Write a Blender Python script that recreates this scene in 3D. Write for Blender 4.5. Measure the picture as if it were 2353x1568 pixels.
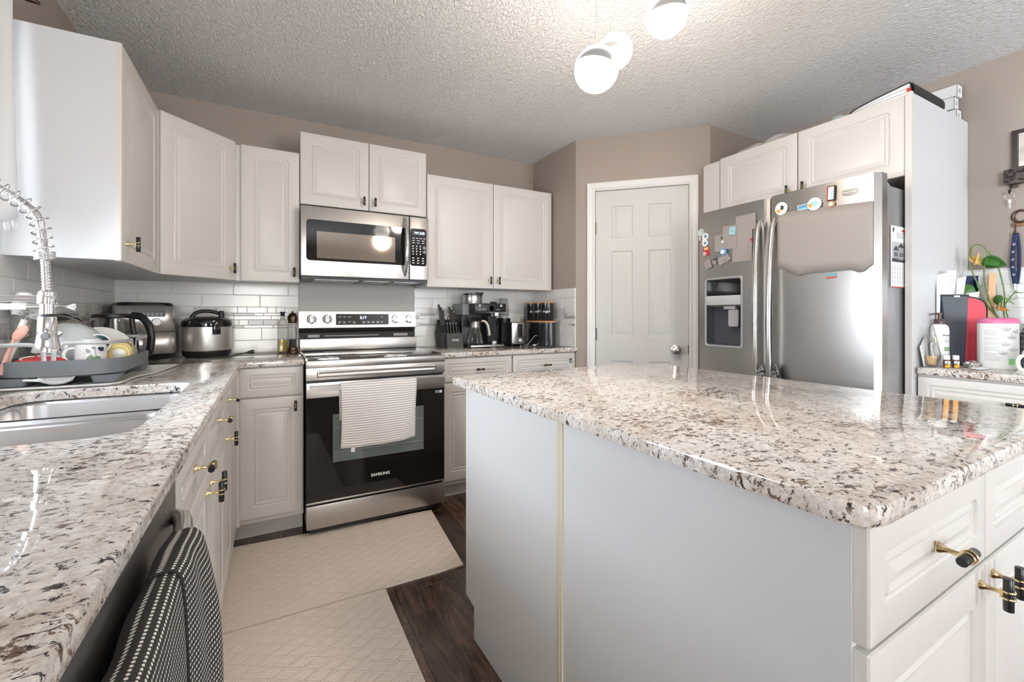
import bpy, bmesh, math, random
from mathutils import Matrix, Vector
for _o in list(bpy.data.objects): bpy.data.objects.remove(_o)
SC = bpy.context.scene
PI = math.pi
R = math.radians

# ---------------------------------------------------------------- camera, world, light, exposure
cam_d = bpy.data.cameras.new('camera'); cam = bpy.data.objects.new('camera', cam_d)
SC.collection.objects.link(cam); SC.camera = cam
cam_d.sensor_width = 36.0; cam_d.lens = 36.0*1015/2353; cam_d.shift_y = -60/2353
cam_d.clip_start = 0.02
cam.location = (0, 0, 1.165); cam.rotation_euler = (R(90), 0, -math.atan2(554.5, 1015.0))
SC.view_settings.view_transform = 'Standard'; SC.view_settings.look = 'None'
SC.view_settings.exposure = 0.80; SC.view_settings.gamma = 1.0
SC.view_settings.use_curve_mapping = False
world = bpy.data.worlds.new('daylight'); SC.world = world; world.use_nodes = True
_bg = world.node_tree.nodes['Background']
_bg.inputs[0].default_value = (0.86, 0.93, 1.0, 1); _bg.inputs[1].default_value = 2.6

def area(name, loc, rot, sx, sy, power, col):
    d = bpy.data.lights.new(name, 'AREA'); d.shape = 'RECTANGLE'; d.size = sx; d.size_y = sy
    d.energy = power; d.color = col
    o = bpy.data.objects.new(name, d); SC.collection.objects.link(o)
    o.location = loc; o.rotation_euler = rot
    return o
# daylight outside the sink window, the patio door and the dining window behind the camera
area('sink_window_daylight', (-1.10, 1.47, 1.62), (0, R(-90), 0), 1.05, 0.95, 66, (0.84, 0.92, 1.0))
area('patio_daylight', (2.52, -3.55, 1.15), (R(90), 0, 0), 1.25, 2.1, 46, (0.88, 0.94, 1.0))
area('dining_window_daylight', (-1.10, -1.75, 1.45), (0, R(-90), 0), 1.5, 1.5, 165, (0.87, 0.935, 1.0))

area('added_rear_fill', (-.22, -3.55, 1.32), (R(90), 0, 0), .85, 1.6, 54, (1.0, 0.96, 0.91))  # unseen fill light added behind the camera to brighten the back cabinets

# ---------------------------------------------------------------- materials
def mat(name, col=(.8,.8,.8), rough=.5, metal=0., **k):
    m = bpy.data.materials.new(name); m.use_nodes = True
    b = m.node_tree.nodes['Principled BSDF']
    b.inputs['Base Color'].default_value = (*col, 1); b.inputs['Roughness'].default_value = rough
    b.inputs['Metallic'].default_value = metal
    for kk, v in k.items():
        n = {'coat':'Coat Weight','trans':'Transmission Weight','ior':'IOR','alpha':'Alpha','sheen':'Sheen Weight',
             'emis':'Emission Strength','ecol':'Emission Color','spec':'Specular IOR Level','coatr':'Coat Roughness'}[kk]
        b.inputs[n].default_value = (*v, 1) if kk == 'ecol' else v
    return m
class NT:
    def __init__(s, m): s.t = m.node_tree; s.b = s.t.nodes['Principled BSDF']
    def n(s, ty, **k):
        x = s.t.nodes.new(ty)
        for a, v in k.items():
            if a.startswith('i_'): x.inputs[a[2:].replace('_', ' ')].default_value = v
            else: setattr(x, a, v)
        return x
    def l(s, a, b): s.t.links.new(a, b)
    def coord(s, kind='Object', scale=(1,1,1), rot=(0,0,0)):
        c = s.n('ShaderNodeTexCoord'); m = s.n('ShaderNodeMapping')
        m.inputs['Scale'].default_value = scale; m.inputs['Rotation'].default_value = rot
        s.l(c.outputs[kind], m.inputs[0]); return m.outputs[0]
    def noise(s, v, scale, detail=4, rough=.55, dist=0):
        x = s.n('ShaderNodeTexNoise'); x.inputs['Scale'].default_value = scale; x.inputs['Detail'].default_value = detail
        x.inputs['Roughness'].default_value = rough; x.inputs['Distortion'].default_value = dist
        if v is not None: s.l(v, x.inputs['Vector'])
        return x.outputs[0]
    def ramp(s, v, stops, interp='LINEAR'):
        x = s.n('ShaderNodeValToRGB'); x.color_ramp.interpolation = interp
        e = x.color_ramp.elements
        while len(e) < len(stops): e.new(.5)
        for i, (p, c) in enumerate(stops):
            e[i].position = p; e[i].color = (*c, 1) if len(c) == 3 else c
        s.l(v, x.inputs[0]); return x.outputs[0]
    def mix(s, f, a, b, bt='MIX'):
        x = s.n('ShaderNodeMix', data_type='RGBA', blend_type=bt)
        for i, v in ((0, f), (6, a), (7, b)):
            if isinstance(v, (int, float)): x.inputs[i].default_value = v
            elif isinstance(v, tuple): x.inputs[i].default_value = (*v, 1)
            else: s.l(v, x.inputs[i])
        return x.outputs[2]
    def math(s, op, a, b=0.0):
        x = s.n('ShaderNodeMath', operation=op)
        for i, v in enumerate((a, b)):
            if isinstance(v, (int, float)): x.inputs[i].default_value = v
            else: s.l(v, x.inputs[i])
        return x.outputs[0]
    def bump(s, h, strength=.3, dist=.002):
        x = s.n('ShaderNodeBump'); x.inputs['Strength'].default_value = strength; x.inputs['Distance'].default_value = dist
        s.l(h, x.inputs['Height']); s.l(x.outputs[0], s.b.inputs['Normal'])
    def col(s, c): s.l(c, s.b.inputs['Base Color'])
    def rough(s, c): s.l(c, s.b.inputs['Roughness'])
BW = lambda v: (v, v, v)

M = {}
M['white'] = mat('white_thermofoil', (.66,.63,.60), .38)
M['panel'] = mat('white_melamine', (.63,.635,.645), .42)
M['cream'] = mat('cream_edge_band', (.62,.58,.46), .5)
M['trimw'] = mat('white_trim_paint', (.76,.74,.72), .38)
M['doorw'] = mat('white_door_paint', (.62,.61,.59), .4)
M['steelp'] = mat('satin_steel', (.60,.58,.56), .22, 1)
M['steel'] = mat('brushed_steel', (.50,.475,.455), .30, 1)
M['steelv'] = mat('brushed_steel_doors', (.48,.465,.45), .3, 1)
M['steeld'] = mat('dark_steel', (.30,.29,.285), .3, 1)
M['greyside'] = mat('grey_painted_steel', (.36,.36,.37), .35, .6)
M['chrome'] = mat('chrome', (.82,.82,.84), .08, 1)
M['sinksteel'] = mat('sink_steel', (.66,.67,.69), .25, 1)
M['gold'] = mat('polished_brass', (.83,.66,.36), .18, 1)
M['black'] = mat('black_plastic', (.012,.012,.013), .32)
M['blackg'] = mat('gloss_black', (.008,.008,.009), .06, coat=.4)
M['blackbar'] = mat('black_bar', (.018,.02,.022), .22)
M['blackm'] = mat('matt_black', (.02,.02,.022), .6)
M['dgrey'] = mat('dark_grey_plastic', (.17,.185,.20), .42)
M['lgrey'] = mat('light_grey_metal', (.60,.60,.60), .35, .3)
M['inlay'] = mat('champagne_metal', (.55,.47,.41), .4, .3)
M['railm'] = mat('pale_grey_rail', (.42,.42,.42), .4, .2)
M['steell'] = mat('light_brushed_steel', (.74,.715,.69), .36, .85)
M['mgrey'] = mat('mid_grey_plastic', (.35,.35,.36), .4)
M['wht'] = mat('white_plastic', (.82,.82,.80), .3)
M['ceram'] = mat('white_ceramic', (.85,.85,.82), .12, coat=.3)
M['paper'] = mat('white_paper', (.80,.80,.80), .7)
M['ink'] = mat('grey_print', (.30,.30,.32), .7)
M['inkd'] = mat('dark_print', (.05,.05,.06), .6)
M['red'] = mat('red_plastic', (.62,.03,.035), .35)
M['pinkr'] = mat('coral_red_cloth', (.72,.06,.09), .55)
M['pink'] = mat('pink_lid', (.62,.15,.29), .35)
M['salmon'] = mat('salmon_pink_silicone', (.78,.42,.33), .45)
M['yellow'] = mat('yellow_plastic', (.80,.60,.20), .3)
M['teal'] = mat('teal_glaze', (.18,.42,.46), .15)
M['mint'] = mat('mint_plastic', (.50,.72,.66), .35)
M['green'] = mat('green_leaf', (.05,.16,.03), .35)
M['ylw'] = mat('yellow_dry_leaf', (.75,.50,.14), .5)
M['stem'] = mat('green_stem', (.16,.24,.06), .5)
M['grn'] = mat('green_label', (.13,.45,.13), .5)
M['sage'] = mat('sage_label', (.25,.36,.22), .5)
M['orange'] = mat('orange_label', (.85,.38,.02), .5)
M['brown'] = mat('brown_plastic', (.09,.045,.04), .35)
M['wood'] = mat('bamboo', (.55,.27,.11), .45)
M['blue'] = mat('blue_print', (.12,.33,.60), .4)
M['ltblue'] = mat('light_blue_print', (.35,.62,.70), .4)
M['navy'] = mat('navy_ribbon', (.015,.03,.09), .7)
M['greypaper'] = mat('plain_grey_paper', (.34,.305,.285), .55)
M['redp'] = mat('red_print', (.6,.05,.05), .5)
M['bronze'] = mat('dark_bronze', (.11,.07,.05), .32, 1)
M['iron'] = mat('dark_iron', (.05,.045,.045), .35, .8)
M['silver'] = mat('silver_foil', (.75,.74,.72), .22, 1)
M['glassy'] = mat('clear_glass', (1,1,1), .02, trans=1., ior=1.45)
M['greenglass'] = mat('greenish_glass', (.55,.66,.64), .08, trans=.5, ior=1.45)
M['oil'] = mat('golden_oil', (.62,.47,.10), .1, coat=.5)
M['amber'] = mat('amber_liquid', (.78,.50,.22), .15, coat=.5)
M['pepper'] = mat('peppercorns', (.035,.02,.018), .6)
M['plasticbag'] = mat('clear_plastic_film', (.62,.60,.58), .25, alpha=.55)
M['lace'] = mat('white_lace', (.85,.86,.87), .7)
M['screen'] = mat('blue_display_digits', (.2,.5,1), .4, emis=3.0, ecol=(.45,.75,1.))
M['lit'] = mat('lit_opal_acrylic', (.95,.93,.9), .3, emis=3.2, ecol=(1., .95, .88))
M['lampgrey'] = mat('lamp_satin_metal', (.36,.36,.36), .45, .3)
M['ovenglass'] = mat('oven_glass', (.010,.009,.009), .04)
M['ovenwin'] = mat('oven_window', (.16,.19,.175), .08, coat=1.)
M['mwin'] = mat('microwave_window_mesh', (.30,.25,.21), .07, .5)

def mk_wall(name, col):
    m = mat(name, col, .55); n = NT(m)
    n.bump(n.noise(n.coord('Object'), 220, 2), .08, .0008); return m
M['wall'] = mk_wall('taupe_wall_paint', (.36,.302,.262))
M['wallr'] = M['wall']
m = M['ceil'] = mat('textured_ceiling', (.93,.925,.925), .85); n = NT(m)
v = n.coord('Object', (1.0, .55, 1), (0, 0, R(35)))
h = n.ramp(n.noise(v, 88, 4, .6, .5), [(.36, BW(0)), (.64, BW(1))])
n.bump(h, 1.0, .0075)
# granite
m = M['granite'] = mat('speckled_granite', (.7,.66,.6), .035); n = NT(m)
v1 = n.coord('Object'); v2 = n.coord('Object', (1, 1.4, 1), (0, 0, R(25)))
base = n.ramp(n.noise(v1, 5.5, 6, .65, .8), [(.30, (.60,.52,.46)), (.46, (.77,.715,.665)), (.60, (.83,.81,.79)), (.8, (.76,.757,.765))])
grit = n.ramp(n.noise(v1, 95, 5, .7), [(.32, (.52,.49,.47)), (.60, (1,1,1))])
c = n.mix(.75, base, grit, 'MULTIPLY')
big = n.noise(v1, 4.0, 3, .6)
sp = n.math('ADD', n.noise(v2, 50, 7, .74, .8), n.math('MULTIPLY', n.math('SUBTRACT', big, .5), .42))
c = n.mix(n.ramp(sp, [(.568, BW(0)), (.596, BW(1))]), c, (.17,.11,.08))
sp2 = n.noise(n.coord('Object', (1, 1.5, 1), (0, 0, R(25))), 62, 7, .72, .6)
c = n.mix(n.ramp(sp2, [(.573, BW(0)), (.596, BW(1))]), c, (.035,.033,.035))
n.col(c)
# wooden floor, boards run along Y
m = M['floor'] = mat('dark_hardwood', (.1,.05,.03), .22, coat=.25, coatr=.15); n = NT(m)
tc = n.n('ShaderNodeTexCoord'); sx = n.n('ShaderNodeSeparateXYZ'); n.l(tc.outputs['Object'], sx.inputs[0])
px_ = n.math('DIVIDE', sx.outputs[0], .115); col_i = n.math('FLOOR', px_)
fx = n.math('FRACT', px_)
wn = n.n('ShaderNodeTexWhiteNoise', noise_dimensions='1D'); n.l(col_i, wn.inputs['W'])
py_ = n.math('ADD', n.math('DIVIDE', sx.outputs[1], .85), n.math('MULTIPLY', wn.outputs[0], 7.0)); row_i = n.math('FLOOR', py_)
fy = n.math('FRACT', py_)
cb = n.n('ShaderNodeCombineXYZ'); n.l(col_i, cb.inputs[0]); n.l(row_i, cb.inputs[1])
w2 = n.n('ShaderNodeTexWhiteNoise', noise_dimensions='3D'); n.l(cb.outputs[0], w2.inputs['Vector'])
va = n.n('ShaderNodeVectorMath', operation='ADD'); n.l(tc.outputs['Object'], va.inputs[0])
vs = n.n('ShaderNodeVectorMath', operation='SCALE'); n.l(w2.outputs['Color'], vs.inputs[0]); vs.inputs['Scale'].default_value = 9
n.l(vs.outputs[0], va.inputs[1])
mp = n.n('ShaderNodeMapping'); mp.inputs['Scale'].default_value = (9, 1.5, 1); n.l(va.outputs[0], mp.inputs[0])
gr = n.noise(mp.outputs[0], 3.0, 8, .68, 1.6)
woodc = n.ramp(gr, [(.30, (.018,.010,.008)), (.46, (.060,.030,.021)), (.60, (.13,.068,.045)), (.78, (.20,.115,.08))])
tint = n.ramp(w2.outputs['Value'], [(0, BW(.55)), (1, BW(1.35))])
c = n.mix(1.0, woodc, tint, 'MULTIPLY')
ed = n.math('MINIMUM', n.math('MULTIPLY', n.math('MINIMUM', fx, n.math('SUBTRACT', 1.0, fx)), .115),
            n.math('MULTIPLY', n.math('MINIMUM', fy, n.math('SUBTRACT', 1.0, fy)), .85))
gap = n.ramp(ed, [(.0008, BW(0)), (.0030, BW(1))])
c = n.mix(gap, (.012,.007,.005), c); n.col(c)
n.bump(n.math('ADD', gap, n.math('MULTIPLY', gr, .35)), .5, .002)
# backsplash tiles
def tilemat(name, col, r=.2):
    m = mat(name, col, r, coat=.15, coatr=.1); n = NT(m); n.bump(n.noise(n.coord('Object'), 7, 2), .25, .004); return m
M['t1'] = tilemat('white_glass_tile', (.74,.74,.72)); M['t2'] = tilemat('pale_grey_tile', (.60,.60,.585), .12)
M['t3'] = tilemat('grey_stone_tile', (.40,.38,.365), .25); M['grout'] = mat('pale_grout', (.80,.79,.76), .8)
# quilted floor mat
def matmat(name, rot, per):
    m = mat(name, (.86,.75,.66), .6); n = NT(m)
    v = n.coord('Object', (1/per, 1/(per*.62), 1), (0, 0, rot))
    fr = n.n('ShaderNodeVectorMath', operation='FRACTION')
    s1 = n.n('ShaderNodeSeparateXYZ'); n.l(v, s1.inputs[0])
    a = n.math('ADD', s1.outputs[0], s1.outputs[1]); b = n.math('SUBTRACT', s1.outputs[0], s1.outputs[1])
    fa = n.math('FRACT', a); fb = n.math('FRACT', b)
    ea = n.math('MINIMUM', fa, n.math('SUBTRACT', 1.0, fa)); eb = n.math('MINIMUM', fb, n.math('SUBTRACT', 1.0, fb))
    e = n.math('MINIMUM', ea, eb)
    line = n.ramp(e, [(.02, BW(1)), (.07, BW(0)), (.12, BW(.35))])
    par = n.math('MODULO', n.math('ABSOLUTE', n.math('ADD', n.math('FLOOR', a), n.math('FLOOR', b))), 2.0)
    hat = n.math('SINE', n.math('MULTIPLY', n.mix(par, fa, fb), 44.0))
    n.bump(n.math('ADD', line, n.math('MULTIPLY', hat, .18)), .75, .0035)
    n.col(n.mix(line, (.84,.735,.64), (.92,.81,.72)))
    return m
M['mat1'] = matmat('quilted_beige_vinyl', 0, .092)
# cloths (UV in metres)
m = M['stripe'] = mat('striped_cotton', (.8,.8,.8), .85, sheen=.3); n = NT(m)
s1 = n.n('ShaderNodeSeparateXYZ'); tcu = n.n('ShaderNodeTexCoord'); n.l(tcu.outputs['UV'], s1.inputs[0])
f = n.math('FRACT', n.math('DIVIDE', s1.outputs[1], .0125))
n.col(n.mix(n.ramp(f, [(.42, BW(0)), (.5, BW(1)), (.92, BW(1)), (1.0, BW(0))]), (.86,.84,.83), (.52,.48,.47)))
n.bump(n.noise(None, 500, 2), .2, .001)
m = M['dots'] = mat('black_cotton_white_dots', (.02,.02,.02), .9); n = NT(m)
v = n.coord('UV', (1/.0062, 1/.0086, 1))
s1 = n.n('ShaderNodeSeparateXYZ'); n.l(v, s1.inputs[0])
fx = n.math('SUBTRACT', n.math('FRACT', s1.outputs[0]), .5); fy = n.math('SUBTRACT', n.math('FRACT', s1.outputs[1]), .5)
d2 = n.math('ADD', n.math('MULTIPLY', fx, fx), n.math('MULTIPLY', n.math('MULTIPLY', fy, fy), 3.4))
n.col(n.mix(n.ramp(d2, [(.10, BW(1)), (.14, BW(0))]), (.035,.033,.031), (.78,.75,.70)))
m = M['script'] = mat('black_cloth_white_script', (.02,.02,.02), .8); n = NT(m)
v = n.coord('Object', (1, 1, 3.0)); n.col(n.ramp(n.noise(v, 55, 3, .6, 1.5), [(.53, (.012,.012,.014)), (.56, (.7,.7,.7)), (.585, (.7,.7,.7)), (.61, (.012,.012,.014))]))
m = M['meshcloth'] = mat('black_mesh_fabric', (.03,.035,.045), .45); n = NT(m)
v = n.coord('Object', (220, 220, 170)); ck = n.n('ShaderNodeTexChecker'); n.l(v, ck.inputs[0]); ck.inputs['Scale'].default_value = 1
n.col(n.mix(ck.outputs[1], (.02,.023,.03), (.10,.115,.14)))
m = M['pane'] = bpy.data.materials.new('window_pane'); m.use_nodes = True; t = m.node_tree
t.nodes.remove(t.nodes['Principled BSDF']); tr = t.nodes.new('ShaderNodeBsdfTransparent'); gl = t.nodes.new('ShaderNodeBsdfGlossy')
gl.inputs['Roughness'].default_value = .02; fr = t.nodes.new('ShaderNodeFresnel'); mx = t.nodes.new('ShaderNodeMixShader')
t.links.new(fr.outputs[0], mx.inputs[0]); t.links.new(tr.outputs[0], mx.inputs[1]); t.links.new(gl.outputs[0], mx.inputs[2])
t.links.new(mx.outputs[0], t.nodes['Material Output'].inputs[0])
# thin clear walls of jars and jugs
m = M['thin'] = bpy.data.materials.new('thin_clear_glass'); m.use_nodes = True; t = m.node_tree
t.nodes.remove(t.nodes['Principled BSDF']); tr = t.nodes.new('ShaderNodeBsdfTransparent'); gl = t.nodes.new('ShaderNodeBsdfGlossy')
tr.inputs[0].default_value = (.86,.87,.86,1)
gl.inputs['Roughness'].default_value = .04; lw = t.nodes.new('ShaderNodeLayerWeight'); lw.inputs[0].default_value = .35; mx = t.nodes.new('ShaderNodeMixShader')
t.links.new(lw.outputs['Facing'], mx.inputs[0]); t.links.new(tr.outputs[0], mx.inputs[1]); t.links.new(gl.outputs[0], mx.inputs[2])
t.links.new(mx.outputs[0], t.nodes['Material Output'].inputs[0])

# ---------------------------------------------------------------- mesh helpers
def Rz(a): return Matrix.Rotation(a, 4, 'Z')
def Rx(a): return Matrix.Rotation(a, 4, 'X')
def Ry(a): return Matrix.Rotation(a, 4, 'Y')
def T(x, y, z): return Matrix.Translation((x, y, z))
class MB:
    def __init__(s, T0=None): s.v = []; s.f = []; s.m = []; s.uv = {}; s.T = T0 or Matrix()
    def add(s, vs, fs, mi=0, uvs=None):
        b = len(s.v); s.v += [tuple(s.T @ Vector(p)) for p in vs]
        for f in fs: s.f.append([b+i for i in f]); s.m.append(mi)
        if uvs:
            for i, u in enumerate(uvs): s.uv[b+i] = u
        return s
    def box(s, x0, x1, y0, y1, z0, z1, mi=0, bev=0.):
        if bev:
            bm = bmesh.new(); bmesh.ops.create_cube(bm, size=1)
            for v in bm.verts: v.co = ((x0+x1)/2+v.co.x*(x1-x0), (y0+y1)/2+v.co.y*(y1-y0), (z0+z1)/2+v.co.z*(z1-z0))
            bmesh.ops.bevel(bm, geom=bm.edges[:], offset=min(bev, .49*min(abs(x1-x0), abs(y1-y0), abs(z1-z0))), segments=2, affect='EDGES', profile=.6)
            bm.verts.index_update()
            s.add([v.co.copy() for v in bm.verts], [[v.index for v in f.verts] for f in bm.faces], mi); bm.free(); return s
        p = [(x0,y0,z0),(x1,y0,z0),(x1,y1,z0),(x0,y1,z0),(x0,y0,z1),(x1,y0,z1),(x1,y1,z1),(x0,y1,z1)]
        return s.add(p, [(0,3,2,1),(4,5,6,7),(0,1,5,4),(1,2,6,5),(2,3,7,6),(3,0,4,7)], mi)
    def loops(s, L, mi=0, cap0=True, cap1=True, closed=True, mis=None):
        n = len(L[0]); vs = [p for l in L for p in l]; 
        for k in range(len(L)-1):
            fs = []
            for i in range(n if closed else n-1):
                j = (i+1) % n; fs.append((k*n+i, k*n+j, (k+1)*n+j, (k+1)*n+i))
            if k == 0: s.add(vs, fs, mis[k] if mis else mi); b0 = len(s.v)-len(vs)
            else:
                for f in fs: s.f.append([b0+i for i in f]); s.m.append(mis[k] if mis else mi)
        if cap0: s.f.append([b0+i for i in reversed(range(n))]); s.m.append(mis[0] if mis else mi)
        if cap1: s.f.append([b0+(len(L)-1)*n+i for i in range(n)]); s.m.append(mis[-1] if mis else mi)
        return s
    def lathe(s, prof, c=(0,0,0), n=28, mi=0, sx=1., sy=1., cap=True, mis=None):
        L = [[(c[0]+r*sx*math.cos(2*PI*i/n), c[1]+r*sy*math.sin(2*PI*i/n), c[2]+z) for i in range(n)] for r, z in prof]
        return s.loops(L, mi, cap and prof[0][0] > 1e-6, cap and prof[-1][0] > 1e-6, True, mis)
    def cyl(s, p0, p1, r0, r1=None, n=16, mi=0, cap=True):
        return s.tube([p0, p1], [r0, r0 if r1 is None else r1], n, mi, cap)
    def tube(s, pts, r, n=10, mi=0, cap=True, flat=1., up=None):
        pts = [Vector(p) for p in pts]; rr = r if isinstance(r, (list, tuple)) else [r]*len(pts)
        d0 = (pts[1]-pts[0]).normalized(); u = Vector(up) if up else (Vector((0,0,1)) if abs(d0.z) < .9 else Vector((1,0,0)))
        L = []
        for i, p in enumerate(pts):
            d = (pts[min(i+1, len(pts)-1)]-pts[max(i-1, 0)]).normalized()
            if d.length == 0: d = d0
            u = (u-d*u.dot(d)).normalized(); w = d.cross(u)
            L.append([p+(u*math.cos(2*PI*k/n)+w*math.sin(2*PI*k/n)*flat)*rr[i] for k in range(n)])
        return s.loops(L, mi, cap, cap)
    def sphere(s, c, r, n=20, mi=0, sx=1, sy=1, sz=1):
        pr = [(r*math.sin(PI*k/n), -r*sz*math.cos(PI*k/n)) for k in range(n+1)]
        pr[0] = (1e-5, pr[0][1]); pr[-1] = (1e-5, pr[-1][1])
        return s.lathe(pr, c, n*2 if n < 12 else int(n*1.5), mi, sx, sy)
    def prism(s, poly, z0, z1, mi=0):
        return s.loops([[(x, y, z0) for x, y in poly], [(x, y, z1) for x, y in poly]], mi)
    def xz(s, poly, y0, y1, mi=0):      # polygon in the x/z plane extruded along y
        return s.loops([[(x, y0, z) for x, z in poly], [(x, y1, z) for x, z in poly]], mi)
    def grid(s, fn, nu, nv, mi=0, su=1., sv=1.):
        vs = []; uv = []
        for j in range(nv+1):
            for i in range(nu+1):
                vs.append(fn(i/nu, j/nv)); uv.append((i/nu*su, j/nv*sv))
        fs = [(j*(nu+1)+i, j*(nu+1)+i+1, (j+1)*(nu+1)+i+1, (j+1)*(nu+1)+i) for j in range(nv) for i in range(nu)]
        return s.add(vs, fs, mi, uv)
    def obj(s, name, mats, parent=None, smooth=38, solid=0, fix=True):
        me = bpy.data.meshes.new(name); me.from_pydata(s.v, [], s.f)
        if not isinstance(mats, (list, tuple)): mats = [mats]
        for k in mats: me.materials.append(M[k] if isinstance(k, str) else k)
        me.polygons.foreach_set('material_index', s.m)
        if s.uv:
            l = me.uv_layers.new(name='UVMap')
            for lp in me.loops: l.data[lp.index].uv = s.uv.get(lp.vertex_index, (0, 0))
        if fix:
            bm = bmesh.new(); bm.from_mesh(me); bmesh.ops.recalc_face_normals(bm, faces=bm.faces[:]); bm.to_mesh(me); bm.free()
        if smooth:
            me.polygons.foreach_set('use_smooth', [True]*len(me.polygons))
            me.set_sharp_from_angle(angle=R(smooth))
        me.update()
        o = bpy.data.objects.new(name, me); SC.collection.objects.link(o)
        if parent: o.parent = parent
        if solid:
            md = o.modifiers.new('thickness', 'SOLIDIFY'); md.thickness = solid; md.offset = 0
        return o
def rrect(x0, x1, z0, z1, r, n=4):
    p = []
    r = min(r, (x1-x0)/2*.99, (z1-z0)/2*.99)
    for cx, cz, a0 in ((x1-r, z0+r, -90), (x1-r, z1-r, 0), (x0+r, z1-r, 90), (x0+r, z0+r, 180)):
        for k in range(n+1):
            a = R(a0+90*k/n); p.append((cx+r*math.cos(a), cz+r*math.sin(a)))
    return p
def tag(o, label, cat, group=None):
    o['label'] = label; o['category'] = cat
    if group: o['group'] = group
    return o
def thing(name, label, cat, loc=(0,0,0), rz=0, group=None):
    o = bpy.data.objects.new(name, None); o.empty_display_size = .05; SC.collection.objects.link(o)
    o.location = loc; o.rotation_euler = (0, 0, rz)
    return tag(o, label, cat, group)
def struct(name, mb, mats, **k):
    o = mb.obj(name, mats, **k); o['kind'] = 'structure'; return o
def copy_thing(root, loc=None, rz=None, label=None):
    def rec(o, par):
        c = o.copy(); SC.collection.objects.link(c)
        if par: c.parent = par
        for ch in list(o.children): rec(ch, c)
        return c
    c = rec(root, None)
    if loc is not None: c.location = loc
    if rz is not None: c.rotation_euler = (0, 0, rz)
    if label: c['label'] = label
    return c
def text(name, s, size, mt, parent, Mx, ext=.0004, align='CENTER', label=None, bold=0.):
    cu = bpy.data.curves.new(name, 'FONT'); cu.body = s; cu.size = size; cu.extrude = ext; cu.align_x = align; cu.align_y = 'CENTER'; cu.offset = bold
    cu.resolution_u = 3
    t = bpy.data.objects.new(name+'_src', cu); SC.collection.objects.link(t)
    bpy.context.view_layer.update()
    me = bpy.data.meshes.new_from_object(t.evaluated_get(bpy.context.evaluated_depsgraph_get()))
    bpy.data.objects.remove(t); me.name = name
    me.transform(Mx @ Rx(R(90)))
    me.materials.clear(); me.materials.append(M[mt])
    o = bpy.data.objects.new(name, me); SC.collection.objects.link(o)
    if parent: o.parent = parent
    return o
def offset_poly(p, d):      # inset of a CCW polygon
    n = len(p); out = []
    for i in range(n):
        a = Vector(p[i-1]); b = Vector(p[i]); c = Vector(p[(i+1) % n])
        e1 = (b-a).normalized(); e2 = (c-b).normalized()
        n1 = Vector((-e1.y, e1.x)); n2 = Vector((-e2.y, e2.x))
        k = n1+n2; k = k/max(.3, k.dot(n1)) if k.length > 1e-6 else n1
        out.append((b.x+k.x*d, b.y+k.y*d))
    return out
def slab_obj(name, outer, z0, z1, r, mt, holes=()):
    bm = bmesh.new()
    def ring(p, z): 
        vs = [bm.verts.new((x, y, z)) for x, y in p]; return vs
    def edges(vs): 
        return [bm.edges.get((vs[i], vs[(i+1) % len(vs)])) or bm.edges.new((vs[i], vs[(i+1) % len(vs)])) for i in range(len(vs))]
    prof = [(r, z1), (r*.3, z1-r*.3), (0, z1-r), (0, z0+r), (r*.3, z0+r*.3), (r, z0)]
    rings = [ring(offset_poly(outer, d), z) for d, z in prof]
    for a, b in zip(rings, rings[1:]):
        for i in range(len(a)):
            j = (i+1) % len(a); bm.faces.new((a[i], a[j], b[j], b[i]))
    top = edges(rings[0]); bot = edges(rings[-1])
    for h in holes:
        hp = [(0., z1-.0), (-.0, z0)]
        a = ring(offset_poly(h, -.004), z1); a2 = ring(h, z1-.004); b = ring(h, z0)
        for q, w in ((a, a2), (a2, b)):
            for i in range(len(a)):
                j = (i+1) % len(a); bm.faces.new((q[i], q[j], w[j], w[i]))
        top += edges(a); bot += edges(b)
    bmesh.ops.triangle_fill(bm, edges=top, use_beauty=True); bmesh.ops.triangle_fill(bm, edges=bot, use_beauty=True)
    bmesh.ops.recalc_face_normals(bm, faces=bm.faces[:])
    me = bpy.data.meshes.new(name); bm.to_mesh(me); bm.free(); me.materials.append(M[mt])
    me.polygons.foreach_set('use_smooth', [True]*len(me.polygons)); me.set_sharp_from_angle(angle=R(30))
    o = bpy.data.objects.new(name, me); SC.collection.objects.link(o); return o

# ---------------------------------------------------------------- room shell
XL, XR, YB, ZC = -.763, 3.17, 3.195, 2.44
struct('floor', MB().box(XL-.1, XR+.1, -3.4, YB+.1, -.05, 0), 'floor', smooth=0)
struct('ceiling', MB().box(XL-.1, XR+.1, -3.4, YB+.1, ZC, ZC+.05), 'ceil', smooth=0)
wb = struct('wall_back', MB().box(XL-.1, XR+.1, YB, YB+.1, 0, ZC), 'wall', smooth=0)
mb = MB()
def wall_with_holes(mb, a0, a1, holes, put):     # holes: (a0,a1,z0,z1) sorted
    c = a0
    for h in holes:
        put(c, h[0], 0, ZC); 
        if h[2] > 0: put(h[0], h[1], 0, h[2])
        put(h[0], h[1], h[3], ZC); c = h[1]
    put(c, a1, 0, ZC)
wall_with_holes(mb, -3.4, YB, [(-2.4, -1.1, .85, 2.1), (1.04, 1.90, 1.10, 2.12)], lambda a, b, z0, z1: mb.box(XL-.12, XL, a, b, z0, z1))
wl = struct('wall_left', mb, 'wall', smooth=0)
wr = struct('wall_right', MB().box(XR, XR+.1, -3.4, YB, 0, ZC), 'wall', smooth=0)
mb = MB(); wall_with_holes(mb, XL, XR, [(-.66, .22, .50, 2.14), (1.95, 3.08, .04, 2.08)], lambda a, b, z0, z1: mb.box(a, b, -3.4, -3.28, z0, z1))  # left opening made up to let the added rear fill through
struct('wall_rear', mb, 'wall', smooth=0)
wp = struct('wall_pantry_side', MB().prism([(1.951,2.602),(1.951,YB),(2.06,YB),(2.06,2.655)], 0, ZC), 'wall', smooth=0)
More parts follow.
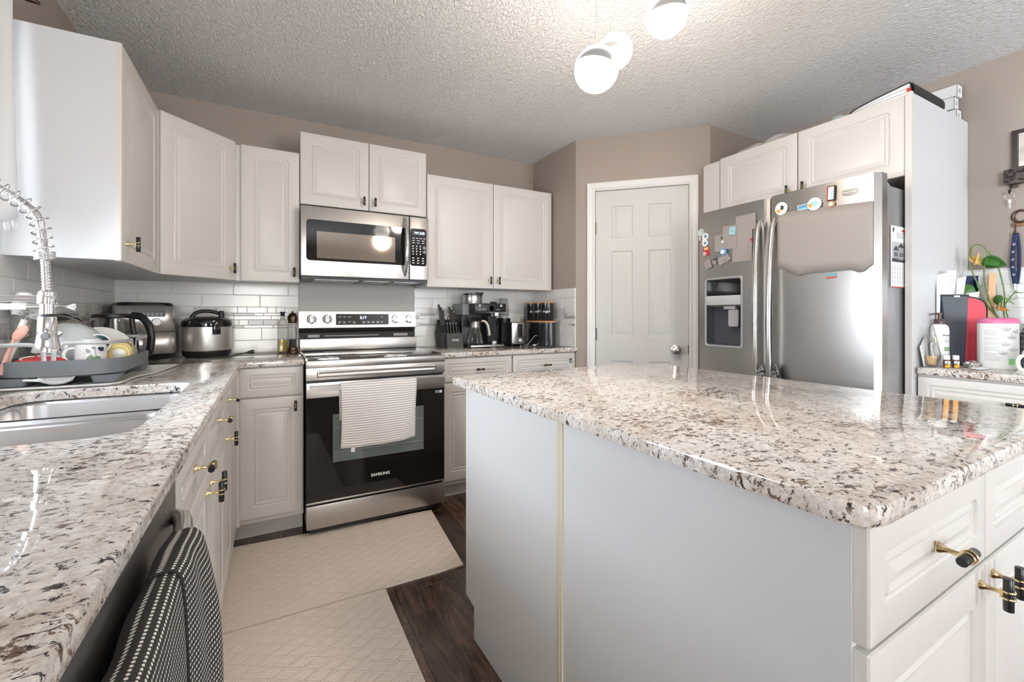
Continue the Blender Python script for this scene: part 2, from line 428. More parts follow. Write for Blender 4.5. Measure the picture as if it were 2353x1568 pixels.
struct('wall_pantry_far', MB().prism([(2.592,1.966),(XR,1.966),(XR,2.07),(2.64,2.07)], 0, ZC), 'wall', smooth=0)
DA = math.atan2(1.966-2.602, 2.592-1.951); DL = math.hypot(.641, .636); DM = T(1.951, 2.602, 0) @ Rz(DA)
mb = MB(DM); mb.box(0, .136, 0, .08, 0, ZC); mb.box(.774, DL, 0, .08, 0, ZC); mb.box(.136, .774, 0, .08, 2.06, ZC)
struct('wall_pantry_front', mb, 'wall', smooth=0)
# pantry door: six raised panels, casing, knob, hinges
def rect_loop(x0, x1, z0, z1, y): return [(x0,y,z0),(x1,y,z0),(x1,y,z1),(x0,y,z1)]
dr = bpy.data.objects.new('door_1', None); SC.collection.objects.link(dr); dr.location = (1.951, 2.602, 0); dr.rotation_euler = (0,0,DA); dr['kind'] = 'structure'
mb = MB(); xs = [.141,.255,.400,.508,.655,.769]; zs = [.008,.235,.838,1.012,1.620,1.714,1.941,2.053]; yf = .012
for i in range(5):
    for j in range(7):
        x0,x1,z0,z1 = xs[i],xs[i+1],zs[j],zs[j+1]
        if i in (1,3) and j in (1,3,5):
            L = [rect_loop(x0+a, x1-a, z0+a, z1-a, yf+y) for a, y in ((0,0),(.006,.006),(.012,.0065),(.022,.004),(.036,.0015),(.037,.001))]
            mb.loops(L, cap0=False)
        else: mb.add([(x0,yf,z0),(x1,yf,z0),(x1,yf,z1),(x0,yf,z1)], [(0,1,2,3)])
mb.box(.141,.769,yf+.010,yf+.038,.008,2.053)
for x in (.141,.769): mb.box(x-.0005,x+.0005,yf,yf+.02,.008,2.053)
mb.box(.141,.769,yf,yf+.02,2.0525,2.0535)
mb.obj('door_panel', 'doorw', dr, smooth=20, fix=False)
mb = MB(T(.688, yf, .926) @ Rx(R(90))); mb.lathe([(.033,0),(.033,.004),(.020,.008),(.012,.012),(.012,.030),(.026,.040),(.031,.052),(.027,.064),(.012,.070),(1e-4,.071)], n=28)
mb.obj('door_knob', 'steel', dr)
for z in (1.788, 1.027, .25):
    mb = MB(); mb.cyl((.137, -.001, z-.045), (.137, -.001, z+.045), .006, n=12); mb.box(.137,.152,.008,.0115,z-.044,z+.044)
    mb.obj('hinge', 'steeld', dr)
mb = MB(); mb.box(.764,.776,.004,.0095,.90,.96); mb.obj('strike_plate', 'steeld', dr)
mb = MB(DM)
def casing(mb, pts):     # stepped profile swept along an inverted U
    prof = [(0,0),(0,-.009),(.010,-.014),(.022,-.011),(.040,-.016),(.055,-.016),(.058,-.002),(.058,0)]
    x0,x1,zt = pts
    for a, b in zip(prof, prof[1:]):
        A = [(x0-a[0],a[1],0),(x0-a[0],a[1],zt+a[0]),(x1+a[0],a[1],zt+a[0]),(x1+a[0],a[1],0)]
        B = [(x0-b[0],b[1],0),(x0-b[0],b[1],zt+b[0]),(x1+b[0],b[1],zt+b[0]),(x1+b[0],b[1],0)]
        mb.loops([A, B], cap0=False, cap1=False, closed=False)
casing(mb, (.139, .771, 2.056)); mb.box(.132,.1385,0,.07,0,2.057); mb.box(.7715,.778,0,.07,0,2.057); mb.box(.132,.778,0,.07,2.0555,2.062)
struct('trim_1', mb, 'trimw', smooth=20, fix=False)
# windows
def window(idx, y0, y1, z0, z1, axis, pos, sign):
    w = bpy.data.objects.new('window_%d' % idx, None); SC.collection.objects.link(w); w['kind'] = 'structure'
    f = MB(); ww = .05
    def B(a0,a1,b0,b1,c0,c1, m):   # a along wall, b depth, c height
        m.box(b0,b1,a0,a1,c0,c1) if axis == 'x' else m.box(a0,a1,b0,b1,c0,c1)
    d0, d1 = sorted((pos, pos+sign*.06))
    B(y0,y1,d0,d1,z0,z0+ww,f); B(y0,y1,d0,d1,z1-ww,z1,f); B(y0,y0+ww,d0,d1,z0+ww,z1-ww,f); B(y1-ww,y1,d0,d1,z0+ww,z1-ww,f)
    ym = (y0+y1)/2; B(ym-.02,ym+.02,d0,d1,z0+ww,z1-ww,f)
    f.obj('window_frame', 'trimw', w, smooth=0)
    g = MB(); B(y0+ww,y1-ww,(d0+d1)/2-.002,(d0+d1)/2+.002,z0+ww,z1-ww,g); g.obj('pane', 'pane', w, smooth=0)
window(1, 1.04, 1.90, 1.10, 2.12, 'x', XL-.03, -1)
window(2, 1.95, 3.08, .04, 2.08, 'y', -3.31, -1)
window(4, -.66, .22, .50, 2.14, 'y', -3.31, -1)  # made-up window out of view, framing the added rear fill light
window(3, -2.4, -1.1, .85, 2.1, 'x', XL-.03, -1)
mb = MB(); mb.box(XL-.03, XL+.012, 1.00, 1.945, 1.075, 1.10); mb.box(XL, XL+.012, 1.0, 1.04, 1.10, 2.15); mb.box(XL, XL+.012, 1.90, 1.945, 1.10, 2.15); mb.box(XL, XL+.012, 1.04, 1.90, 2.12, 2.15)
struct('trim_2', mb, 'trimw', smooth=0)

# backsplash tiling (local x runs to the right when facing the wall, front is -y)
def backsplash(L, rows, seed, Mx, parent, name='backsplash'):
    rnd = random.Random(seed); mb = MB(Mx)
    mb.box(0, L, -.004, 0, rows[0][0], rows[-1][1], 3)
    for ri, (z0, z1, kind) in enumerate(rows):
        x = -(.15 if ri % 2 else .02) - rnd.random()*.05 if kind == 'b' else -rnd.random()*.08
        while x < L:
            w = .30 if kind == 'b' else rnd.choice((.05,.08,.11,.16,.2))
            a, b = max(x, 0)+.0012, min(x+w, L)-.0012
            if b-a > .006:
                mi = 0 if kind == 'b' else rnd.choices((0,1,2), (5,3.2,1.9 if z1-z0 < .03 else 1.3))[0]
                y1 = -.0085; g = .0014; e = .0016
                o = [(a,-.004,z0+g),(b,-.004,z0+g),(b,-.004,z1-g),(a,-.004,z1-g)]
                q = [(a+.0004,y1+.001,z0+g+.0004),(b-.0004,y1+.001,z0+g+.0004),(b-.0004,y1+.001,z1-g-.0004),(a+.0004,y1+.001,z1-g-.0004)]
                p = [(a+e,y1,z0+g+e),(b-e,y1,z0+g+e),(b-e,y1,z1-g-e),(a+e,y1,z1-g-e)]
                mb.loops([o, q, p], mi, cap0=False)
            x += w
    return mb.obj(name, ['t1','t2','t3','grout'], parent, smooth=0, fix=False)
MOS = [(1.083,1.100,'m'),(1.100,1.135,'m'),(1.135,1.159,'m'),(1.159,1.176,'m'),(1.176,1.214,'m')]
ROWS = [(.93,1.007,'b'),(1.007,1.083,'b')]+MOS+[(1.214,1.288,'b'),(1.288,1.362,'b')]
backsplash(.159-XL, ROWS, 5, T(XL, YB, 0), wb)
backsplash(1.951-.923, ROWS, 9, T(.923, YB, 0), wb)
backsplash(YB-2.602, ROWS, 12, T(1.951, YB, 0) @ Rz(R(-90)), wp)
backsplash(YB-1.95, ROWS, 21, T(XL, 1.95, 0) @ Rz(R(90)), wl)
backsplash(1.95+.6, [(.93,1.0,'b'),(1.0,1.07,'b')], 22, T(XL, -.6, 0) @ Rz(R(90)), wl)
ROWSR = [(.93,.985,'b'),(.985,1.06,'b')]+[(1.06,1.09,'m'),(1.09,1.115,'m'),(1.115,1.15,'m')]+[(1.15,1.2,'b'),(1.2,1.245,'b'),(1.245,1.315,'b'),(1.315,1.388,'b')]
backsplash(.88+.6, ROWSR, 31, T(XR, .88, 0) @ Rz(R(-90)), wr)
mb = MB(); mb.box(XR-.009, XR, -.6, .88, 1.388, 1.394); mb.obj('tile_edge_trim', 'trimw', wr, smooth=0)
mb = MB(); mb.box(.161, .921, YB-.006, YB, .90, 1.39); mb.obj('splash_panel', M['steelv'] if False else mat('satin_grey_panel', (.46,.45,.43), .42, .0), wb, smooth=0)

# ---------------------------------------------------------------- cabinets
def panel_front(mb, x0, x1, z0, z1, yf=-.02, t=.02, fw=.055):
    sp = [(0,yf+t,.002),(0,yf+.004,.002),(.0015,yf+.001,.003),(.005,yf,.004),(fw,yf,.014),(fw+.003,yf+.0045,.013),(fw+.008,yf+.0055,.010),
          (fw+.014,yf+.0015,.002),(fw+.017,yf+.0015,.0015),(fw+.022,yf+.005,.0015),(fw+.026,yf+.005,.001),(fw+.036,yf+.0005,.001)]
    L = [[(x, y, z) for x, z in rrect(x0+a, x1-a, z0+a, z1-a, r, 3)] for a, y, r in sp]
    return mb.loops(L)
def pull(mb, x, z, o='v', y=-.02):
    mb.T = T(x, y, z) @ Rx(R(90))
    mb.lathe([(.0085,0),(.0085,.002),(.0055,.007),(.0036,.013),(.0036,.026)], n=14, mi=0)
    mb.T = T(x, y-.034, z) @ (Matrix() if o == 'v' else Ry(R(90)))
    mb.lathe([(.0062,-.027),(.0068,-.0262),(.0068,.0262),(.0062,.027)], n=16, mi=1)
    for s in (-.0055, .0055): mb.lathe([(.0068,s-.0016),(.0088,s-.0016),(.0094,s),(.0088,s+.0016),(.0068,s+.0016)], n=18, mi=0, cap=False)
    mb.T = T(x, y, z) ; mb.box(-.003,.003,-.030,-.024,-.007,.007,0) if o == 'v' else mb.box(-.007,.007,-.030,-.024,-.003,.003,0)
    mb.T = Matrix(); return mb
def cabinet(name, label, cat, loc, rz, w, z0, z1, d, fronts, toe=False, group=None, mt='white', bx0=0.):
    root = thing(name, label, cat, loc, rz, group)
    mb = MB(); mb.box(bx0, w, .0, d, z0+(.10 if toe else 0), z1)
    if toe: mb.box(bx0, w, .07, .085, z0, z0+.10)
    mb.obj('carcass', mt, root, smooth=0)
    for f in fronts:
        k, a, b, c, e = f[:5]
        p = panel_front(MB(), a, b, c, e, fw=.034 if k == 'drawer' else .055).obj(k, 'white', root, smooth=25)
        if len(f) > 5 and f[5]: pull(MB(), *f[5]).obj('handle', ['gold','blackbar'], p)
    return root
UZ0, UZ1, LZ = 1.358, 2.118, .897
G = 'white kitchen cabinets'
cabinet('wall_cabinet', 'white upper cabinet by the window with wide plain side panel facing out', 'cabinet', (-.48,2.024,0), R(90), .56, UZ0, UZ1+.004, .283,
        [('door', .0, .558, UZ0-.002, UZ1+.006, (.055, UZ0+.065, 'v'))], mt='panel')
# corner cabinet (diagonal)
r = thing('wall_cabinet', 'white diagonal corner upper cabinet with one wide raised door', 'cabinet', (-.466,2.590,0), R(45))
mb = MB(); mb.T = Rz(R(-45)) @ T(.466, -2.590, 0)
mb.prism([(-.466,2.592),(-.172,2.880),(-.172,YB-.01),(XL+.01,YB-.01),(XL+.01,2.592)], UZ0, UZ1+.004); mb.T = Matrix()
mb.obj('carcass', 'white', r, smooth=0)
p = panel_front(MB(), .012, .402, UZ0-.002, UZ1+.004, yf=-.012, t=.012).obj('door', 'white', r, smooth=25)
pull(MB(), .372, UZ0+.06, 'v', -.012).obj('handle', ['gold','blackbar'], p)
cabinet('wall_cabinet', 'white narrow upper cabinet left of the microwave, above the oil bottle', 'cabinet', (-.172,2.91,0), 0, .322, UZ0, UZ1, .28,
        [('door', .026, .320, UZ0-.002, UZ1+.002, (.292, UZ0+.055, 'v'))])
cabinet('wall_cabinet', 'white short two-door upper cabinet directly above the microwave', 'cabinet', (.153,2.91,0), 0, .768, 1.826, 2.25, .28,
        [('door', .001, .392, 1.824, 2.252, (.360, 1.875, 'v')), ('door', .396, .767, 1.824, 2.252, (.428, 1.875, 'v'))])
cabinet('wall_cabinet', 'white two-door upper cabinet right of the microwave, above the coffee machine', 'cabinet', (.926,2.91,0), 0, 1.008, UZ0, UZ1, .28,
        [('door', .001, .498, UZ0-.002, UZ1, (.466, UZ0+.055, 'v')), ('door', .502, 1.007, UZ0-.002, UZ1, (.534, UZ0+.055, 'v'))])
# base cabinets, back run
cabinet('base_cabinet', 'white base cabinet with drawer over door left of the range', 'cabinet', (-.138,2.62,0), 0, .292, 0, LZ, .565,
        [('drawer', .001, .288, .745, .893), ('door', .001, .288, .128, .738, (.252, .690, 'v'))], toe=True)
cabinet('base_cabinet', 'white base cabinet with drawer immediately right of the range', 'cabinet', (.925,2.62,0), 0, .50, 0, LZ, .565,
        [('drawer', .004, .495, .745, .893, (.25, .818, 'h')), ('door', .004, .495, .128, .738, (.462, .690, 'v'))], toe=True)
cabinet('base_cabinet', 'white base cabinet with drawer under the coffee machine, against the pantry wall', 'cabinet', (1.427,2.62,0), 0, .52, 0, LZ, .565,
        [('drawer', .004, .516, .745, .893, (.26, .818, 'h')), ('door', .004, .516, .128, .738, (.04, .690, 'v'))], toe=True)
# base cabinets, sink run (front plane X=-.17, doors to -.15)
cabinet('base_cabinet', 'white narrow base cabinet with drawer between the sink doors and the corner', 'cabinet', (-.17,1.955,0), R(90), .655, 0, LZ, .58,
        [('drawer', .006, .325, .745, .893, (.165, .82, 'h')), ('door', .006, .325, .128, .738, (.045, .690, 'v'))], toe=True)
mb = MB(); mb.box(-.10, .0, .07, .085, 0, .10); mb.obj('toe_kick', 'white', bpy.data.objects['base_cabinet'], smooth=0)
mb = MB(); mb.box(.330, .642, -.0195, 0, .10, .895); mb.obj('filler_panel', 'white', bpy.data.objects['base_cabinet.003'], smooth=0)
mb = MB(); mb.box(.642, .655, -.033, 0, .10, .895); mb.obj('corner_strip', 'white', bpy.data.objects['base_cabinet.003'], smooth=0)
cabinet('sink_cabinet', 'white sink base cabinet with two false drawer fronts and two doors', 'cabinet', (-.17,.985,0), R(90), .966, 0, .66, .58,
        [('drawer_front', .004, .472, .745, .893, (.225, .82, 'h')), ('drawer_front', .478, .962, .745, .893, (.74, .82, 'h')),
         ('door', .004, .472, .128, .738, (.432, .690, 'v')), ('door', .478, .962, .128, .738, (.52, .690, 'v'))], toe=True)
mb = MB(); mb.box(0, .018, 0, .02, .66, LZ); mb.box(.948, .966, 0, .02, .66, LZ); mb.box(0.018,.948,0,.004,.70,.88)
mb.obj('front_rail', 'white', bpy.data.objects['sink_cabinet'], smooth=0)
cabinet('base_cabinet', 'white base cabinet under the near end of the sink counter', 'cabinet', (-.17,-.6,0), R(90), .975, 0, LZ, .58,
        [('drawer', .004, .97, .745, .893, (.48, .82, 'h')), ('door', .004, .97, .128, .738, (.9, .690, 'v'))], toe=True)
# cabinets around the fridge
def panel_thing(name, label, mb, mats='panel'):
    o = mb.obj(name, mats, smooth=0); return tag(o, label, 'panel')
panel_thing('fridge_end_panel', 'tall white end panel standing right of the fridge', MB().box(2.523, XR-.002, .876, .894, 0, 2.162).box(2.503, 2.523, .872, .896, 0, 2.164, 1), ['panel','white'])
cabinet('wall_cabinet', 'white two-door cabinet above the fridge', 'cabinet', (2.53,1.955,0), R(-90), 1.057, 1.80, 2.155, .62,
        [('door', .122, .590, 1.795, 2.158, (.552, 1.847, 'v')), ('door', .596, 1.056, 1.795, 2.158, (.634, 1.847, 'v'))])
mb = MB(); mb.box(.001,.118,-.02,0,1.795,2.143); mb.obj('filler_strip', 'white', bpy.data.objects['wall_cabinet.005'], smooth=0)
panel_thing('filler_panel', 'white filler strip between fridge and pantry wall', MB().box(2.53, 2.55, 1.84, 1.958, 0, 1.79), ['white'])
cabinet('base_cabinet', 'white base cabinet with wide drawer beside the fridge end panel', 'cabinet', (2.57,.872,0), R(-90), .62, 0, LZ, .59,
        [('drawer', .004, .616, .735, .89, (.31, .815, 'h')), ('door', .004, .616, .128, .728, (.05, .690, 'v'))], toe=True)
cabinet('base_cabinet', 'white base cabinet farther along the right wall behind the island', 'cabinet', (2.57,.25,0), R(-90), .85, 0, LZ, .59,
        [('drawer', .004, .846, .735, .89, (.42, .815, 'h')), ('door', .004, .846, .128, .728, (.05, .690, 'v'))], toe=True)

# ---------------------------------------------------------------- worktops
def arc(cx, cy, r, a0, a1, n=6): return [(cx+r*math.cos(R(a0+(a1-a0)*k/n)), cy+r*math.sin(R(a0+(a1-a0)*k/n))) for k in range(n+1)]
SX0, SX1, SY0, SY1 = -.665, -.245, 1.128, 1.895
hole = arc(SX1-.07, SY0+.07, .07, -90, 0) + arc(SX1-.05, SY1-.05, .05, 0, 90) + arc(SX0+.07, SY1-.07, .07, 90, 180) + arc(SX0+.07, SY0+.07, .07, 180, 270)
o = slab_obj('worktop', [(XL+.001,-.6),(-.132,-.6),(-.132,2.545),(-.100,2.58),(.156,2.58),(.156,YB-.001),(XL+.001,YB-.001)], .90, .93, .005, 'granite', [hole])
tag(o, 'speckled granite worktop around the sink, turning the corner to the range', 'countertop')
o = slab_obj('worktop', [(.922,2.58)]+arc(1.945,2.60,.02,-90,0,4)+[(1.949,2.61),(1.949,YB-.001),(.922,YB-.001)], .90, .93, .005, 'granite')
tag(o, 'speckled granite worktop right of the range under the knife block', 'countertop')
o = slab_obj('worktop', [(2.535,-.6),(XR-.001,-.6),(XR-.001,.871)]+arc(2.555,.851,.02,90,180,4), .90, .93, .005, 'granite')
tag(o, 'speckled granite worktop right of the fridge, holding papers and bottles', 'countertop')

# ---------------------------------------------------------------- island
IL = (.628, .257, 0); IR = R(1.0)
W_, L_ = 1.035, 1.335
o = slab_obj('island_worktop', arc(.05,.05,.05,180,270)+arc(W_-.04,.04,.04,-90,0)+arc(W_-.20,L_-.20,.20,0,90,10)+arc(.02,L_-.02,.02,90,180), .90, .93, .006, 'granite')
o.location = IL; o.rotation_euler = (0,0,IR)
tag(o, 'large polished granite slab topping the kitchen island', 'countertop')
r = thing('island_cabinet', 'white island cabinet nearest the camera with drawers, doors and plain side panel', 'cabinet', IL, IR)
mb = MB(); mb.box(.052, .985, .035, .66, .10, .898); mb.box(.052,.985,.10,.66,0,.10); mb.obj('carcass', 'white', r, smooth=0)
mb = MB(); mb.box(.038, .0515, .036, .668, .0, .898); mb.obj('side_panel', 'panel', r, smooth=0)
for x0, x1, s in ((.040,.470,1),(.474,.985,0)):
    for k, z0, z1 in (('drawer',.737,.893),('door',.105,.729)):
        p = MB(T(0,.036,0)); panel_front(p, x0, x1, z0, z1, fw=.040 if k == 'drawer' else .058); p = p.obj(k, 'white', r, smooth=25)
        h = MB()
        if k == 'drawer': pull(h, (x0+x1)/2, .815, 'h', .016)
        else: pull(h, x1-.030 if s else x0+.030, .703, 'v', .016)
        h.obj('handle', ['gold','blackbar'], p)
r = thing('island_cabinet', 'white island cabinet at the far end with plain side panel and toe kick', 'cabinet', IL, IR)
mb = MB(); mb.box(.052, .985, .69, 1.245, .10, .898); mb.box(.052,.985,.70,1.17,0,.10); mb.obj('carcass', 'white', r, smooth=0)
mb = MB(); mb.xz([(0,0)], 0, 0) if False else None
mb.loops([[(.034, y, z) for y, z in ((.692,0),(1.20,0),(1.20,.115),(1.272,.125),(1.272,.898),(.692,.898))],
          [(.0515, y, z) for y, z in ((.692,0),(1.20,0),(1.20,.115),(1.272,.125),(1.272,.898),(.692,.898))]])
mb.obj('side_panel', 'panel', r, smooth=0)
for a in ((.036,.47),(.474,.985)):
    p = MB(T(0,1.2455,0) @ Matrix.Scale(-1, 4, (0,1,0))); panel_front(p, a[0]+.002, a[1], .14, .893); p.obj('door', 'white', r, smooth=25)
mb = MB(); mb.box(.0335,.051,.668,.677,0,.898); mb.box(.0325,.051,.677,.683,0,.898); mb.box(.0335,.051,.683,.692,0,.898)
mb.obj('edge_strip', 'cream', r, smooth=0)

# ---------------------------------------------------------------- range
r = thing('kitchen_range', 'stainless steel electric range with black glass oven door', 'stove', (.16, 2.52, 0))
mb = MB(); mb.box(.003,.755,.032,.655,.045,.905); mb.box(.02,.74,.012,.05,.02,.05)
for x in (.06,.70):
    for y in (.09,.60): mb.cyl((x,y,0),(x,y,.045),.016,n=12)
mb.obj('body', 'black', r, smooth=30)
MB().box(.002,.756,0,.032,.042,.163,0,.003).obj('storage_drawer', 'steel', r)
d = MB(); d.box(.002,.756,.002,.032,.728,.808,0,.003); d.box(.002,.756,.003,.032,.172,.181,0,.002)
d.box(.002,.756,.006,.032,.181,.728,1)
d = d.obj('oven_door', ['steel','ovenglass'], r)
w = MB(); w.box(.131,.628,.0045,.0062,.378,.634); w = w.obj('oven_window', 'ovenwin', d, smooth=0)
w = MB()
for z in (.43,.56): w.box(.14,.62,.0038,.0046,z,z+.003)
for k in range(18): w.box(.15+.026*k,.152+.026*k,.0038,.0046,.405,.411)
w.obj('oven_rack', 'mgrey', d, smooth=0)
h = MB(); h.xz(rrect(.016,.742,.768,.797,.008), -.047,-.036); 
for x in (.03,.728): h.box(x-.012,x+.012,-.038,.004,.770,.794,0,.003)
h.obj('handle', 'steel', d)
text('lettering', 'SAMSUNG', .0225, 'wht', d, T(.380,.0055,.274), bold=.0006)
q = MB(); q.box(.700,.722,.0052,.006,.700,.716); q.box(.725,.741,.0052,.006,.700,.716,1); q.obj('sticker', ['ink','wht'], d, smooth=0)
f = MB(); f.box(.001,.757,.002,.04,.820,.886,0,.002)
f.loops([[(x,y,z) for x,z in rrect(.052+a,.706-a,.834+a,.873-a,.003,2)] for a,y in ((0,.0015),(.006,-.0015),(.010,-.0015),(.016,.0005))], cap0=False)
f.box(.0,.758,-.006,.045,.887,.925,0,.006)
f.box(.0,.010,.04,.59,.905,.934); f.box(.748,.758,.04,.59,.905,.934); f.obj('front_panel', 'steel', r)
c = MB(); c.box(.010,.748,.030,.592,.915,.934,0,.002); c.obj('cooktop', mat('smoked_glass_top', (.055,.045,.04), .05, 0, coat=1., coatr=.02), r)
c = MB()
for x,y,rr in ((.20,.17,.095),(.55,.17,.115),(.20,.44,.075),(.55,.44,.095)):
    for q in (rr, rr-.012): c.lathe([(q,.9343),(q-.0015,.9346),(q-.003,.9343)], (x,y,0), 48, cap=False)
c.obj('burner_marking', 'mgrey', r)
b = MB(); b.box(.002,.756,.585,.655,.934,1.010,0,.003)
b.T = Matrix(); b.loops([[(x,y,z) for y,z in ((.624,1.188),(.618,1.080),(.650,1.045),(.660,1.045),(.660,1.190))] for x in (-.002,.760)])
b.obj('backguard', 'steel', r)
b = MB(); b.box(.004,.754,.62,.66,1.008,1.048); b.obj('vent_gap', 'blackm', r, smooth=0)
b = MB(); b.box(.05,.12,.612,.622,1.018,1.036); b.box(.60,.70,.612,.622,1.018,1.036); b.box(.15,.5,.612,.622,1.024,1.030); b.obj('vent_bracket', 'mgrey', r, smooth=0)
fy = lambda z: .618+(z-1.08)*.055
TL = Rx(R(90)-math.atan(.055))
for x in (.073,.167,.616,.713):
    k = MB(T(x, fy(1.137), 1.137) @ TL)
    k.lathe([(.031,0),(.031,.003),(.027,.004),(.026,.022),(.024,.024)], n=32, mi=0)
    k.box(-.0075,.0075,-.0255,.0255,.022,.034,0,.002); k.obj('knob', 'lgrey' if False else 'chrome', r)
p = MB(T(0,fy(1.134)-.0015,1.134)); p.box(.221,.567,-.001,.004,-.036,.037,0,.0)
p = p.obj('display_panel', mat('smoked_control_glass', (.035,.026,.022), .25, spec=.25), r, smooth=0)
text('clock', '2:17', .026, 'screen', p, T(.395, fy(1.145)-.004, 1.146))
mk = MB(); rnd = random.Random(3)
for row, z in enumerate((1.160,1.150,1.118,1.110)):
    for c_ in range(11):
        x = .235+c_*.031
        if row < 2 and 4 <= c_ <= 8: continue
        if rnd.random() < .75: mk.box(x, x+rnd.choice((.012,.018,.02)), fy(z)-.0035, fy(z)-.002, z, z+.003)
mk.obj('button_marking', 'lgrey', p, smooth=0)
# towel on the oven handle
def towel(x, v):
    pass
t = MB(); W0, W1 = .3235, .730
prof = [(2.512,.60),(2.510,.70),(2.508,.76),(2.500,.785),(2.489,.8015),(2.478,.8035),(2.468,.797),(2.4645,.78),(2.463,.72),(2.4625,.62),(2.463,.54),(2.465,.470)]
cum = [0]
for a, b in zip(prof, prof[1:]): cum.append(cum[-1]+math.dist(a, b))
def fn(u, v):
    s = v*cum[-1]; i = max(k for k in range(len(cum)) if cum[k] <= s+1e-9); i = min(i, len(prof)-2)
    q = (s-cum[i])/(cum[i+1]-cum[i]); y = prof[i][0]*(1-q)+prof[i+1][0]*q; z = prof[i][1]*(1-q)+prof[i+1][1]*q
    drop = max(0, v-.5)*2
    return (W0+(W1-W0)*u + .006*math.sin(v*7)*(u-.5) - drop*.012*u, y - .006*drop*(math.sin(u*9+1)+.5*math.sin(u*21+v*3)) - drop*.004,
            z + drop*(.010*(u-.5) - .012*math.sin(u*PI)))
t.grid(fn, 40, 44, 0, W1-W0, cum[-1])
o = t.obj('dish_towel', 'stripe', solid=.003, smooth=80, fix=False); tag(o, 'grey and white striped dish towel hanging on the oven handle', 'towel')
q = MB(); q.box(.372,.392,2.452,2.4535,.440,.462); q.obj('care_tag', 'paper', o, smooth=0)

# ---------------------------------------------------------------- microwave
r = thing('microwave', 'stainless steel over-the-range microwave with black window', 'microwave', (.151, 2.81, 0))
mb = MB(); mb.box(.004,.756,.030,.375,1.378,1.798); mb.obj('body', 'black', r, smooth=0)
mb = MB(); mb.box(.08,.33,.06,.30,1.3745,1.379); mb.box(.36,.52,.06,.30,1.3745,1.379); mb.box(.55,.70,.06,.30,1.3745,1.379); mb.obj('grease_filter', 'lgrey', r, smooth=0)
d = MB(); d.box(0,.631,0,.030,1.392,1.800,0,.006); 
d.xz(rrect(.029,.627,1.482,1.722,.02), -.0012,.003,1)
d = d.obj('microwave_door', ['steel','blackg'], r)
w = MB(); w.box(.085,.541,-.0020,-.0012,1.498,1.655); w.obj('window', 'mwin', d, smooth=0)
h = MB(); pts = [(.603,-.004-.052*math.sin(PI*k/20)**.7 if 0 < k < 20 else -.002,1.417+.371*k/20) for k in range(21)]
h.tube(pts, [.007+.007*math.sin(PI*k/20) for k in range(21)], 14); h.obj('handle', 'chrome', d)
c = MB(); c.box(.635,.760,0,.030,1.392,1.800,0,.006); c.xz(rrect(.637,.745,1.482,1.724,.016), -.0012,.003,1)
c = c.obj('control_panel', ['steel','blackg'], r)
s = MB(); s.box(.648,.736,-.0022,-.0012,1.680,1.710); s.obj('display', 'inkd', c, smooth=0)
text('clock', 'PM 2:25', .0205, 'screen', c, T(.698,-.0024,1.695))
mk = MB()
for j, z in enumerate((1.660,1.645,1.630)):
    for i in range(4 if j == 0 else 3):
        x = .650+i*(.024 if j == 0 else .032); mk.box(x,x+.016,-.0022,-.0012,z,z+.004)
for j in range(4):
    for i in range(3): mk.box(.652+.024*i,.659+.024*i,-.0022,-.0012,1.606-.017*j,1.614-.017*j)
for j in range(3):
    for i in range(3): mk.box(.650+.032*i,.664+.032*i,-.0022,-.0012,1.530-.016*j,1.536-.016*j)
for z in (1.602,1.575):
    mk.lathe([(.0095,-.0006),(.0095,.0006),(.0075,.0006),(.0075,-.0006)], n=24, cap=False) if False else None
    mk.T = T(.731,-.0017,z) @ Rx(R(90)); mk.lathe([(.0095,-.0005),(.0095,.0005),(.0075,.0005),(.0075,-.0005)], n=24, cap=False); mk.lathe([(.003,.0),(.003,.0005)], n=10); mk.T = Matrix()
mk.obj('button_marking', 'wht', c, smooth=0)

# ---------------------------------------------------------------- fridge
FX, FY = 2.26, 1.811
r = thing('refrigerator', 'stainless steel side-by-side refrigerator with ice dispenser and magnets', 'refrigerator', (FX, FY, 0), R(-90))
MB().box(.012,.902,.085,.80,.02,1.735,0,.006).obj('body', 'greyside', r)
mb = MB(); mb.box(.02,.895,.06,.12,.0,.06); mb.obj('base_grille', 'blackm', r, smooth=0)
for x in (.03,.79):
    mb = MB(); mb.loops([[(x,y,z) for y,z in ((.03,1.735),(.03,1.772),(.14,1.765),(.20,1.735))],[(x+.095,y,z) for y,z in ((.03,1.735),(.03,1.772),(.14,1.765),(.20,1.735))]])
    mb.obj('hinge_cover', 'mgrey', r)
def fdoor(x0, x1, z0, z1, hole=None):
    n = 24; front = []
    for k in range(n+1):
        s = k/n; x = x0+(x1-x0)*s; y = .006*abs(2*s-1)**2.6
        if k in (0,n): y = .030
        front.append((x, y))
    mb = MB()
    zz = [z0,z1] if not hole else [z0,hole[2],hole[3],z1]
    for a, b in zip(zz, zz[1:]):
        for (xa,ya),(xb,yb) in zip(front, front[1:]):
            if hole and a == hole[2] and xa >= hole[0]-1e-6 and xb <= hole[1]+1e-6: continue
            mb.add([(xa,ya,a),(xb,yb,a),(xb,yb,b),(xa,ya,b)], [(0,1,2,3)])
    full = front+[(x1,.078),(x0,.078)]
    for z in (z0,z1): mb.add([(x,y,z) for x,y in full], [tuple(range(len(full)))])
    for a, b in ((full[n],full[n+1]),(full[n+1],full[n+2]),(full[n+2],full[0])): mb.add([(a[0],a[1],z0),(b[0],b[1],z0),(b[0],b[1],z1),(a[0],a[1],z1)], [(0,1,2,3)])
    return mb
x0, x1 = .002, .4335; st = (x1-x0)/24; hx0, hx1 = x0+4*st, x0+16*st
fz = fdoor(x0, x1, .07, 1.772, (hx0, hx1, .992, 1.368)).obj('freezer_door', 'steelv', r, smooth=30, fix=False)
